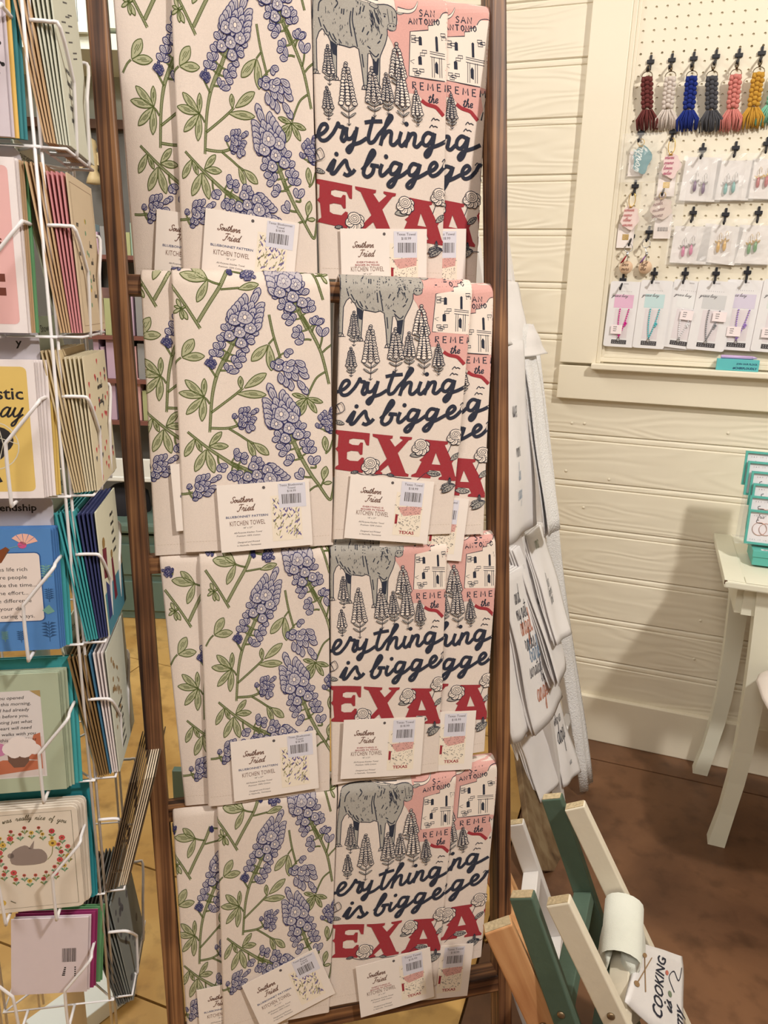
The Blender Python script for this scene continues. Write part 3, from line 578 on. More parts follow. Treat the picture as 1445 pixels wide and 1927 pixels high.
# ---------------------------------------------------------------- towels
CLOTH = mat('towel_cotton', (227, 211, 200), .95, var=.05, vs_=420, bump=.25, bs=1400, sheen=.2, spec=.1)
PM = M_print()
class Towel:
    def __init__(s, l, r, btop, L, rad, T=.0055, amp=.0016, seed=0, back=.30, lean=0.0):
        fc = lambda px: lad_at(px, lambda b: (lean * max(0, btop - b)) if lean < -.01 else 0.0)
        s.l, s.r, s.bt, s.L, s.rad, s.T, s.amp, s.seed, s.back, s.lean = lad_line(*l, fc), lad_line(*r, fc), btop, L, rad, T, amp, seed, back, lean
    def W(s, b): return s.r(b) - s.l(b)
    def surf(s, x, b, h, over=None):
        """x metres from the left fold, b height on the ladder (above the top: over the rung), h above the cloth; over = distance past the apex on the back"""
        x, b, h = np.broadcast_arrays(*[np.asarray(t, float) for t in (x, b, h)])
        rad, T = s.rad, s.T; bc = s.bt - rad; ext = np.maximum(b - s.bt, 0) if over is None else over
        inarc = (b > bc)
        phi = np.where(ext > 0, -ext / rad, np.where(inarc, np.arccos(np.clip((b - bc) / rad, -1, 1)), math.pi / 2))
        phi = np.maximum(phi, -math.pi / 2); down = np.where(ext > rad * math.pi / 2, ext - rad * math.pi / 2, 0.0)
        pb = bc + rad * np.cos(phi) - down; pc = -.020 + rad * np.sin(phi)
        pb = np.where(inarc | (ext > 0), pb, b); nb, nc = np.cos(phi), np.sin(phi); nb = np.where(inarc | (ext > 0), nb, 0); nc = np.where(inarc | (ext > 0), nc, 1)
        bl = np.minimum(pb, s.bt); wd = s.r(bl) - s.l(bl)
        x = x * wd / s.W(s.bt - .2)                                   # towel width follows its hang
        rr = T / 2; psl = np.clip((rr - x) / rr, 0, math.pi); psr = np.clip((x - (wd - rr)) / rr, 0, math.pi)
        a = np.clip(x, rr, wd - rr) - (rr + h) * np.sin(psl) + (rr + h) * np.sin(psr); hh = (rr + h) * np.cos(psl) * np.cos(psr)
        fall = np.clip((s.bt - pb) / .12, 0, 1); sd = s.seed
        rip = s.amp * (np.sin(x / wd * 6.3 + sd) + .6 * np.sin(x / wd * 11 + 2 * sd + pb * 9) + .4 * np.sin(pb * 23 + sd)) * fall
        rip = rip + s.lean * np.clip((s.bt - pb), 0, 1)
        sign = np.where(ext > 0, 1.0, 1.0)
        return s.l(bl) + a, pb + nb * hh, pc + nc * hh + rip * sign
    def world(s, x, b, h): a, bb, c = s.surf(x, b, h); return np.stack([a, -c, bb], -1)
    def cloth(s, parent):
        T = s.T; w0 = s.W(s.bt - .2); rr = T / 2
        xs = list(np.linspace(rr, w0 - rr, 13)) + [w0 - rr + rr * t for t in (.6, 1.2, 1.94, 2.5)]
        xb = xs  # front then over the right fold; the rest of the loop is mirrored
        loop = [('f', x) for x in np.linspace(rr, w0 - rr, 13)] + [('r', t) for t in (.25, .5, .75)] + [('b', x) for x in np.linspace(w0 - rr, rr, 13)] + [('l', t) for t in (.25, .5, .75)]
        bs = [('o', e) for e in (s.back, s.back * .6, s.back * .25, .045, s.rad * 1.57, s.rad * 1.0, s.rad * .5)] + [('b', s.bt)] + [('b', s.bt - s.rad * k) for k in (.06, .2, .45, .75, 1.0)] + [('b', s.bt - s.rad - (s.L - s.rad) * k) for k in np.linspace(.04, 1, 22)]
        P = []
        for kind, q in bs:
            for k, x in loop:
                if k == 'f': xx, h = x, 0.0
                elif k == 'b': xx, h = x, -T
                elif k == 'r': xx, h = w0 - rr + rr * math.pi * x, 0.0
                else: xx, h = rr - rr * math.pi * (1 - x), 0.0
                o = q if kind == 'o' else None
                b = s.bt if kind == 'o' else q
                a, bb, c = s.surf(np.array([xx]), np.array([b]), np.array([h]), over=None if o is None else np.array([o]))
                P.append((a[0], -c[0], bb[0]))
        n = len(loop); m = MB(); m.grid(P, n, len(bs), wrap=True)
        m.add([P[i] for i in range(n)], [tuple(range(n))[::-1]]); k = (len(bs) - 1) * n; m.add([P[k + i] for i in range(n)], [tuple(range(n))])
        return m.obj('cloth', CLOTH, parent)
def crop_to_lad(kx, ky, sc): return lambda u, v: lad(np.stack([kx + u / sc, ky - v / sc], 1))
CARD = mat('card_stock', (236, 224, 216), .7, var=.015, vs_=60); STICK = mat('price_sticker_paper', (216, 212, 222), .5); INKB = mat('card_ink_brown', (124, 92, 80), .8); INKD = mat('card_ink_grey', (92, 84, 84), .8)
INKBL = mat('card_ink_blue', (70, 80, 120), .8); PICBG = mat('card_picture_paper', (236, 222, 204), .7); PVIO = mat('card_ink_violet', (108, 96, 150), .8); POLV = mat('card_ink_olive', (168, 160, 116), .8)
CM = [INKB, INKD, INKBL, PICBG, PVIO, POLV, PM[RED], PM[PINK], mat('ink_navy'), STICK]
def card_art(kind, WD_, HT):
    """print of the belly card, unit = metres, origin lower left"""
    p = Pr(); g = random.Random(3); cx = .30 * WD_; lay = lambda k: setattr(p, 'lay', k)
    lay(1); cursive(p, 'Southern', .135 * WD_, .73 * HT, .042 * HT, .0011, 0, .3, ax=1.05); cursive(p, 'Fried', .2 * WD_, .60 * HT, .05 * HT, .0011, 0, .3, ax=1.05)
    if kind == 'blue': p.text('BLUEBONNET PATTERN', cx, .50 * HT, .047 * HT, 2, align='c', ax=1.22, bold=.012)
    else:
        p.text('EVERYTHING IS', cx, .505 * HT, .036 * HT, 6, align='c', ax=1.35, bold=.012); p.text('BIGGER IN TEXAS', cx, .465 * HT, .036 * HT, 6, align='c', ax=1.35, bold=.012)
    p.text('KITCHEN TOWEL', cx, .385 * HT, .10 * HT, 0, align='c', ax=.62, spacing=1.08); p.text('18" x 27"', cx, .335 * HT, .032 * HT, 1, align='c', ax=1.2)
    for k, t in enumerate(('All-Purpose Kitchen Towel', 'Premium 100% Cotton', '', 'Designed and Printed', 'in Nashville, Tennessee')): p.text(t, cx, (.265 - .048 * k) * HT, .034 * HT, 1, align='c', shear=.25, ax=1.1)
    x0, x1, y0, y1 = .575 * WD_, .885 * WD_, .12 * HT, .78 * HT
    lay(.5); p.rect(x0 - .012 * WD_, y0 - .015 * HT, x1 + .012 * WD_, y1 + .01 * HT, 3)
    lay(1.2)
    if kind == 'blue':
        for k in range(110):
            x = g.uniform(x0 + .002, x1 - .002); y = g.uniform(y0 + .003, y1 - .003); t = g.choice((1.2, 2.1, .8)); l = g.uniform(.02, .05) * HT
            d = np.array([math.cos(t), math.sin(t)]) * l; n = np.array([-d[1], d[0]]) * .28
            c = np.array([x, y])
            if k % 2: p.poly([c - d, c - d * .3 + n, c + d, c - d * .3 - n], 4)
            else: p.rib([c - d * 1.1, c + d * .4 + n, c + d * .9], .0008, 5); p.poly([c, c + n * 2 + d * .3, c + d * .6], 5)
    else:
        yy = lambda f: y0 + (y1 - y0) * f
        p.poly([(x0 + .03 * WD_, yy(.66)), (x1, yy(.72)), (x1 - .01 * WD_, yy(.52)), (x0 + .1 * WD_, yy(.45)), (x0 + .05 * WD_, yy(.55))], 7)
        p.rect(x0, yy(.25), x0 + .03 * WD_, yy(.48), 6)
        for k in range(120):
            x = g.uniform(x0, x1); y = yy(g.uniform(.10, .72)); a = g.uniform(0, 3.1); l = g.uniform(.004, .012) * WD_ * 2
            p.rib([(x, y), (x + l * math.cos(a) * .5, y + l * .5), (x + l * math.cos(a), y + l * math.sin(a) * .6)], .0006, 8 if k % 4 else 1)
        p.rib([(x0 + .01, yy(.75)), (x0 + .006, yy(.97)), (x0 + .002, yy(.9))], .0008, 1); p.rib([(x0 + .011, yy(.72)), (x0 + .011, yy(.95))], .0008, 1)
        p.text('TEXAS', (x0 + x1) / 2, yy(.02), .068 * HT, 6, align='c', ax=1.25, bold=.03)
    return p
def sticker_art(kind, WD_, HT):
    p = Pr(); g = random.Random(9); p.lay = 1.5
    if kind == 'blue':
        for k, t in enumerate(('Texas Bluebonnet', 'Towel', '$18.99')): p.text(t, .80 * WD_, (.925 - .046 * k) * HT, .046 * HT, 1, align='c', ax=1.05)
        yb = .66
    else:
        for k, t in enumerate(('Texas Towel', '$18.99')): p.text(t, .755 * WD_, (.905 - .062 * k) * HT, .055 * HT, 1, align='c', ax=1.05)
        yb = .655
    x = (.69 if kind == 'blue' else .66) * WD_; xe = x + .205 * WD_
    while x < xe:
        w_ = g.choice((.0005, .0005, .0009, .0013)); p.rect(x, yb * HT, x + w_, (yb + .145) * HT, 1); x += w_ + g.choice((.0005, .0007, .0011))
    return p
def sticker_base(kind, WD_, HT):
    m = Pr(); m.lay = 0
    x0, x1, y0, y1 = (.655, .955, .60, .965) if kind == 'blue' else (.61, .885, .58, .965)
    m.rect(x0 * WD_, y0 * HT, x1 * WD_, y1 * HT, 9); return m
def belly_card(kind, TL, TR, BL, parent, c_of, slope):
    def pt(px):
        c = 0.0
        for _ in range(6): q = lad(px, c)[0]; c = c_of(q[1])
        return np.array([q[0], -c, q[1]])
    tl, tr = pt(TL), pt(TR); up0 = np.array([0, -slope, 1.0]); up0 /= np.linalg.norm(up0); ex = tr - tl; WD_ = np.linalg.norm(ex); ex /= WD_; HT = WD_ * .735
    nn = np.cross(ex, up0); nn /= np.linalg.norm(nn); nn = nn if nn[1] > 0 else -nn; ey = np.cross(nn, ex); ey = ey if ey[2] > 0 else -ey
    o = tl - ey * HT; mw = frame(o, ex, nn, ey)
    m = MB(); m.box((WD_ / 2, 0, HT / 2), (WD_, .0007, HT)); card = m.obj('product_card', CARD, parent); card.matrix_basis = mw
    hole = Pr(); hole.disc((.50 * WD_, .925 * HT), .0022, 1, n=10)
    card_art(kind, WD_, HT).obj('card_print', flat(-.00035), CM, card, base=1e-4, dz=8e-5)
    sticker_base(kind, WD_, HT).obj('price_sticker', flat(-.00035), CM, card, base=2.4e-4)
    sticker_art(kind, WD_, HT).obj('barcode', flat(-.00035), CM, card, base=2.2e-4, dz=8e-5)
    hole.obj('punch_hole', flat(-.00035), CM, card, base=2e-4)
BLU, TEX = bluebonnet(), texas()
DEFB = dict(W=.203, L=.381)
REFB = Towel(((322, 503), (346, 1026)), ((620, 531), (627, 1010)), .171, .381, .016)
REFT = Towel(((640, 505), (628, 900)), ((888, 533), (854, 916)), .171, .372, .016)
def to_uv(ref, LB):
    b = LB[:, 1]; return (LB[:, 0] - ref.l(b)) / (ref.r(b) - ref.l(b)), b
def towel(kind, l, r, row, anchor, card=None, front=True, seed=0, dtop=0.0, L=None, lean=0.0, back=.30, labelx=''):
    ref = REFB if kind == 'blue' else REFT
    lean = -.155 if row == 0 else lean
    tw = Towel(l, r, ROWB[row] + dtop, L or ref.L, .0235 if front else .0155, seed=seed, lean=lean, back=back)
    top = thing('kitchen_towel', labelx, 'towel', LM, 'bluebonnet kitchen towels on the ladder' if kind == 'blue' else 'Texas print kitchen towels on the ladder')
    tw.cloth(top)
    pr = BLU if kind == 'blue' else TEX; c2l = crop_to_lad(310, 490, 3.8545) if kind == 'blue' else crop_to_lad(610, 490, 3.706)
    ref_px = (376.7, 619) if kind == 'blue' else (630, 810)
    ru, rb = to_uv(ref, lad(ref_px)); au, ab = to_uv(tw, lad_at(anchor, lambda b: (lean * max(0, tw.bt - b)) if lean < -.01 else 0.0)[None]); du = (au - ru)[0]; dl = (ref.bt - rb)[0] - (tw.bt - ab)[0]
    def fn(u, v, h):
        q = c2l(u, v); uu, bq = to_uv(ref, q); dist = (ref.bt - bq) - dl; x = (uu + du) * tw.W(tw.bt - .2)
        return tw.world(x, tw.bt - dist, h)
    def keep(u, v):
        q = c2l(u, v); uu, bq = to_uv(ref, q); dist = (ref.bt - bq) - dl; x = (uu + du) * tw.W(tw.bt - .2); w0 = tw.W(tw.bt - .2)
        return (x > -.006) & (x < w0 + .007) & (dist < tw.L - .004) & (dist > -.035)
    pr.obj('printed_pattern', fn, PM, top, keep)
    hs = Pr(); w0 = tw.W(tw.bt - .2); x = .004
    while x < w0 - .006: hs.rect(x, 0, x + .0026, .0007, THREAD); x += .0042
    hs.obj('hem_stitching', lambda u, v, h: tw.world(u, tw.bt - tw.L + .014 + v, h), PM, top, base=1.5e-4)
    if card: belly_card(kind, *card, top, lambda b: -.02 + tw.rad + tw.T / 2 + .0045 + lean * (tw.bt - b), -lean)
    return top
TIER = ['second rung from the top', 'middle rung', 'second rung from the bottom', 'lowest hanging rung']
TIER = ['topmost tier', 'second tier down', 'third tier down', 'bottom tier']
BF = lambda k, s_: 'cream towel with bluebonnet print, %s on the %s' % (s_, TIER[k])
towel('blue', ((213, 0), (252, 505)), ((487, 0), (510, 505)), 0, (277, 51), ((295, 393), (473, 420), (305, 522)), False, 1, labelx=BF(0, 'tucked behind another by the left rail').replace('by the left rail', 'beside the rail'))
towel('blue', ((322, 0), (343, 499)), ((584, 0), (596, 499)), 0, (368, 70), ((387, 391), (563, 420), (383, 520)), True, 2, labelx=BF(0, 'overlapping another'))
towel('blue', ((263, 502), (288, 985)), ((545, 512), (560, 985)), 1, (294, 577), ((320, 874), (495, 862), (331, 1000)), False, 3, dtop=-.004, labelx=BF(1, 'tucked behind another beside the rail'))
towel('blue', ((322, 503), (346, 1026)), ((620, 531), (627, 1010)), 1, (376.7, 619), ((407, 914), (581, 902), (421, 1041)), True, 4, labelx=BF(1, 'overlapping another'))
towel('blue', ((299, 1047), (346, 1500)), ((545, 1040), (575, 1480)), 2, (360, 1181), None, False, 5, dtop=-.006, back=.38, L=.375, labelx=BF(2, 'tucked behind another beside the rail'))
towel('blue', ((374, 1035), (391, 1500)), ((618, 1025), (620, 1455)), 2, (431, 1141.7), ((433, 1397), (594, 1374), (431, 1503)), True, 6, labelx=BF(2, 'overlapping another'))
towel('blue', ((324, 1530), (351, 1927)), ((550, 1500), (545, 1880)), 3, (359, 1655), ((370, 1863.5), (511, 1833), (367, 1952)), False, 7, dtop=-.012, labelx=BF(3, 'tucked behind another beside the rail'))
towel('blue', ((408, 1509), (420, 1927)), ((634, 1477), (620, 1855)), 3, (446.5, 1596), ((454.5, 1855), (594, 1784), (449, 1945)), True, 8, labelx=BF(3, 'overlapping another'))
TF = lambda k, s_: 'cream Texas print towel with longhorn, %s on the %s' % (s_, TIER[k])
towel('tex', ((656, 0), (662, 500)), ((926, 0), (903, 443)), 0, (650, 342), ((714, 430), (877, 430.5), (716, 556)), False, 11, labelx=TF(0, 'half hidden behind another'))
towel('tex', ((585, 0), (600, 500)), ((841, 0), (833, 432)), 0, (594.3, 340.6), ((640, 430), (803, 431), (641, 556)), True, 12, labelx=TF(0, 'in front of another'))
towel('tex', ((690, 541), (672, 935)), ((931, 541), (914, 935)), 1, (677, 846), ((726, 924), (882.5, 939), (714, 1043)), False, 13, dtop=-.004, labelx=TF(1, 'half hidden behind another'))
towel('tex', ((640, 505), (628, 900)), ((888, 533), (854, 916)), 1, (630, 810), ((660, 892), (817, 907), (648, 1011)), True, 14, labelx=TF(1, 'in front of another'))
towel('tex', ((712, 1031), (710, 1412)), ((937, 1031), (913, 1412)), 2, (714, 1287), ((744, 1343), (896, 1337), (742, 1438)), False, 15, L=.352, labelx=TF(2, 'half hidden behind another'))
towel('tex', ((620, 1020), (622, 1350)), ((840, 1024), (823, 1443)), 2, (621, 1289.4), ((647, 1355), (799, 1349), (650, 1464)), True, 16, labelx=TF(2, 'in front of another'))
towel('tex', ((708, 1460), (690, 1850)), ((938, 1454), (905, 1836)), 3, (689, 1720), ((751, 1787), (891, 1775), (746, 1850)), False, 17, L=.345, labelx=TF(3, 'half hidden behind another'))
towel('tex', ((636, 1473), (618, 1878)), ((857, 1459), (820, 1854)), 3, (625.8, 1738), ((669, 1820), (809, 1782), (662, 1897)), True, 18, labelx=TF(3, 'in front of another'))
# ================================================================ floor, walls
def floor_mat(name, c0, c1):
    m = bpy.data.materials.new(name); m.use_nodes = True; nt = m.node_tree; b = nt.nodes['Principled BSDF']; N = nt.nodes.new; L = nt.links.new
    tc = N('ShaderNodeTexCoord')
    def noise(sc, det, dist=0.0):
        n = N('ShaderNodeTexNoise'); n.inputs['Scale'].default_value = sc; n.inputs['Detail'].default_value = det; n.inputs['Distortion'].default_value = dist; L(tc.outputs['Object'], n.inputs['Vector']); return n
    def ramp(src, a, b_, p0=.3, p1=.7):
        r = N('ShaderNodeValToRGB'); r.color_ramp.elements[0].position = p0; r.color_ramp.elements[1].position = p1; r.color_ramp.elements[0].color = srgb(a); r.color_ramp.elements[1].color = srgb(b_); L(src, r.inputs[0]); return r
    n1, n2 = noise(2.6, 9, 1.2), noise(18, 6)
    mx = ramp(n1.outputs['Fac'], c0, c1)
    sp = ramp(n2.outputs['Fac'], (120, 110, 100), (255, 255, 255), .25, .5); mm = N('ShaderNodeMix'); mm.data_type = 'RGBA'; mm.blend_type = 'MULTIPLY'; mm.inputs[0].default_value = .5
    L(mx.outputs[0], mm.inputs[6]); L(sp.outputs[0], mm.inputs[7]); L(mm.outputs[2], b.inputs['Base Color'])
    b.inputs['Roughness'].default_value = .42; b.inputs['Specular IOR Level'].default_value = .4
    bp = N('ShaderNodeBump'); bp.inputs['Strength'].default_value = .15; bp.inputs['Distance'].default_value = .004; L(n2.outputs['Fac'], bp.inputs['Height']); L(bp.outputs[0], b.inputs['Normal'])
    return m
FMT = floor_mat('tan_stained_concrete', (176, 132, 68), (214, 178, 112)); FMB = floor_mat('brown_stained_concrete', (86, 58, 40), (122, 86, 60))
m = MB(); m.box((0, 1.5, -.03), (9, 9, .03)); floor = struct(m.obj('floor', mat('concrete_bed', (128, 98, 68), .9)))
Rw = Matrix.Rotation(-AW, 3, 'Z'); dn = -WN[:2]                     # scored slabs run along the boarded wall
edges = [-3.0, -1.6, -.7, .05, .92, 1.21, 2.08, 2.95, 3.9, 5.4]
def slab(x0, x1, e0, e1, FM):
    c = WD * ((x0 + x1) / 2) - WN * ((e0 + e1) / 2); s_ = MB(); s_.box((c[0], c[1], -.0075), (x1 - x0 - .005, e1 - e0 - .005, .015), rot=Rw); s_.obj('floor_slab', FM, floor)
for i in range(len(edges) - 1):
    e0, e1 = edges[i], edges[i + 1]; x = -4.6 + (i * .73) % 1.3
    while x < -.21: slab(x, min(x + 1.9, -.2), e0, e1, FMT); x += 1.9
slab(-.2, 4.2, -3.0, 2.08, FMB); slab(-.2, 4.2, 2.08, 5.4, FMB)
def plank_mat(name, c0, c1):
    m = bpy.data.materials.new(name); m.use_nodes = True; nt = m.node_tree; b = nt.nodes['Principled BSDF']; N = nt.nodes.new; L = nt.links.new
    tc = N('ShaderNodeTexCoord'); oi = N('ShaderNodeObjectInfo'); mp = N('ShaderNodeMapping'); mp.inputs['Scale'].default_value = (1.6, 1, 9)
    L(tc.outputs['Object'], mp.inputs['Vector']); mu = N('ShaderNodeMath'); mu.operation = 'MULTIPLY'; mu.inputs[1].default_value = 53; L(oi.outputs['Random'], mu.inputs[0])
    n = N('ShaderNodeTexNoise'); n.noise_dimensions = '4D'; n.inputs['Scale'].default_value = 1.15; n.inputs['Detail'].default_value = 1.5; L(mp.outputs[0], n.inputs['Vector']); L(mu.outputs[0], n.inputs['W'])
    k = N('ShaderNodeMath'); k.operation = 'MULTIPLY'; k.inputs[1].default_value = 95; L(n.outputs['Fac'], k.inputs[0])
    sn = N('ShaderNodeMath'); sn.operation = 'SINE'; L(k.outputs[0], sn.inputs[0])
    n2 = N('ShaderNodeTexNoise'); n2.inputs['Scale'].default_value = 3; L(tc.outputs['Object'], n2.inputs['Vector'])
    ml = N('ShaderNodeMath'); ml.operation = 'MULTIPLY'; L(sn.outputs[0], ml.inputs[0]); L(n2.outputs['Fac'], ml.inputs[1])
    bp = N('ShaderNodeBump'); bp.inputs['Strength'].default_value = .42; bp.inputs['Distance'].default_value = .0016; L(ml.outputs[0], bp.inputs['Height']); L(bp.outputs[0], b.inputs['Normal'])
    r = N('ShaderNodeValToRGB'); r.color_ramp.elements[0].color = srgb(c0); r.color_ramp.elements[1].color = srgb(c1); L(n2.outputs['Fac'], r.inputs[0]); L(r.outputs[0], b.inputs['Base Color'])
    b.inputs['Roughness'].default_value = .38; b.inputs['Specular IOR Level'].default_value = .4; MATS[name] = m; return m
PLANK = plank_mat('cream_painted_boards', (227, 218, 198), (234, 226, 207)); CREAMP = mat('cream_paint', (233, 224, 204), .4, var=.02, vs_=6, bump=.08, bs=60, spec=.4)
WMo = WM.copy()
m = MB(); m.box((1.1, .05, 1.5), (3.6, .06, 3.0)); wall_r = m.obj('wall_right', CREAMP); wall_r.matrix_basis = WMo; struct(wall_r)
PT = .1388; z0 = 1.31 - 1.041
prof = [(-.016, 0), (-.0035, .0004), (0.0, .0035), (0, .118), (-.0032, .1215), (-.0032, .1225), (-.0006, .1245), (-.0002, .129), (-.0006, .1335), (-.0035, .1384), (-.016, .1388)]
k = -1; pm = None
while z0 + PT * k < 2.95:
    if pm is None:
        q = MB(); n = len(prof); xs = (-.70, 2.9)
        vs_ = [(x, -d - .016 if False else -(d + .016), z) for x in xs for d, z in prof]
        q.add(vs_, [(i, i + 1, n + i + 1, n + i) for i in range(n - 1)] + [tuple(range(n)), tuple(range(n, 2 * n))[::-1], (0, n, 2 * n - 1, n - 1)])
        pm = q.mesh('wall_board', PLANK)
    o = link('wall_board', pm, wall_r, T3((0, .016, z0 + PT * k))); k += 1
m = MB(); m.box((1.1, -.008, .075), (3.6, .018, .15), bev=.003); bbd = m.obj('baseboard_right', CREAMP); bbd.matrix_basis = WMo; struct(bbd)
nail = MB(); nail.lathe([(.004, 0), (.004, -.0008), (.002, -.0016)], (0, 0, 0), 8, axis='y'); nm = nail.mesh('nail_head', CREAMP)
for px, py in ((1076, 796), (1100, 797), (1065, 886), (1146, 902), (1370, 815), (1098, 955), (1318, 1168), (1306, 1240), (1101, 545), (1096, 665)):
    s_, z = wall_sz(px, py); link('nail_head', nm, wall_r, T3((s_, -.0005, z)))
SHELL = mat('cream_plaster', (228, 220, 202), .8)
for nm_, c, sz_ in (('ceiling', (-.2, .5, 3.03), (7.4, 7.4, .06)), ('wall_left', (-3.6, .4, 1.5), (.06, 6.0, 3.0)), ('wall_front', (-.2, -2.6, 1.5), (6.8, .06, 3.0)), ('wall_side', (3.2, -.8, 1.5), (.06, 3.6, 3.0)), ('wall_passage', (.13, 2.86, 1.5), (.06, .88, 3.0))):
    m = MB(); m.box(c, sz_); struct(m.obj(nm_, SHELL))
# ---------------------------------------------------------------- framed pegboard
peg = thing('pegboard', 'cream painted pegboard in a wide wooden frame on the boarded wall', 'pegboard', WMo)
S = lambda px, py, off=0.0: wall_sz(px, py, off)
fo = .020                                                                   # frame stands proud of the boards
sl, _ = S(1047, 745, fo); si, zi = S(1120, 690, fo); _, zb = S(1047, 748, fo); sr = 1.9; ztop = 2.75
m = MB(); m.box(((sl + si) / 2, -fo / 2, (ztop + zb) / 2 + .05), (si - sl, fo, ztop - zb - .1), bev=.002); m.obj('frame_stile', CREAMP, peg)
m = MB(); m.box(((sl + sr) / 2, -fo / 2 + .0003, (zb + zi) / 2), (sr - sl, fo, zi - zb), bev=.002); m.obj('frame_rail', CREAMP, peg)
m = MB(); m.box(((si + sr) / 2 - .004, -fo - .006, zi + .002), (sr - si + .012, .038, .016), bev=.003); m.obj('ledge', CREAMP, peg)
for k, (w_, d_) in enumerate(((.012, .010), (.008, .005))):
    m = MB(); m.box((si + w_ / 2 + .012 * k, -d_ / 2 - .004, (ztop + zi) / 2), (w_, d_, ztop - zi - .02), bev=.0015); m.box(((si + sr) / 2, -d_ / 2 - .0037, zi + .014 + w_ / 2 + .012 * k), (sr - si - .02, d_, w_), bev=.0015); m.obj('moulding', CREAMP, peg)
hx, hz = S(1215, 15, 0.004); P1 = .0254
hole = MB(); R8 = .0031
x_first = hx - P1 * 1.0; zs = hz - P1 * 29
for j in range(46):
    for i in range(24):
        cx_, cz = x_first + i * P1, zs + j * P1
        if cz < zi + .03 or cz > 2.7: continue
        h = P1 / 2; sq = [(-h, -h), (0, -h), (h, -h), (h, 0), (h, h), (0, h), (-h, h), (-h, 0)]
        ri = [(R8 * math.cos(t), R8 * math.sin(t)) for t in [math.pi * 1.25 + math.pi / 4 * q for q in range(8)]]
        hole.add([(cx_ + a, -.004, cz + b) for a, b in sq] + [(cx_ + a, -.004, cz + b) for a, b in ri] + [(cx_ + a, .001, cz + b) for a, b in ri],
                 [(q, (q + 1) % 8, 8 + (q + 1) % 8, 8 + q) for q in range(8)] + [(8 + q, 8 + (q + 1) % 8, 16 + (q + 1) % 8, 16 + q) for q in range(8)])
hole.obj('perforated_panel', CREAMP, peg)
m = MB(); m.box(((si + sr) / 2, .004, (zi + ztop) / 2), (sr - si, .004, ztop - zi)); m.obj('backing_sheet', CREAMP, peg)
m = MB(); xe = x_first - P1 / 2; m.box(((si + xe) / 2, -.003, (zi + ztop) / 2), (xe - si, .002, ztop - zi)); zl = min(v[2] for v in hole.v); m.box(((si + sr) / 2, -.003, (zi + zl) / 2), (sr - si, .002, zl - zi)); m.obj('panel_margin', CREAMP, peg)
# hooks: small black plates shaped like a plus with a down-turned peg
BLK = mat('black_plastic', (38, 38, 44), .45)
hk = MB(); hk.box((0, -.002, 0), (.006, .004, .034), bev=.001); hk.box((0, -.003, .002), (.018, .004, .009), bev=.001); hk.tube([(0, -.004, -.004), (-.001, -.022, -.012), (-.003, -.034, -.024), (-.004, -.036, -.018)], .0026, 6); HKM = hk.mesh('peg_hook', BLK)
HOOKS = []
def hook(px, py, lab):
    s_, z = S(px, py, .006); o = link('peg_hook', HKM, None, WMo @ T3((s_, -.0045, z))); tag(o, lab, 'hook', 'black pegboard hooks'); return s_, z
def at_board(px, py, off): s_, z = S(px, py, off); return s_, -off, z
GLITTER = {}
RING = mat('brushed_ring', (110, 96, 76), .35, metal=.9); GOLD = mat('gold_metal', (214, 178, 96), .3, metal=.9); SILV = mat('silver_metal', (200, 200, 204), .25, metal=.9)
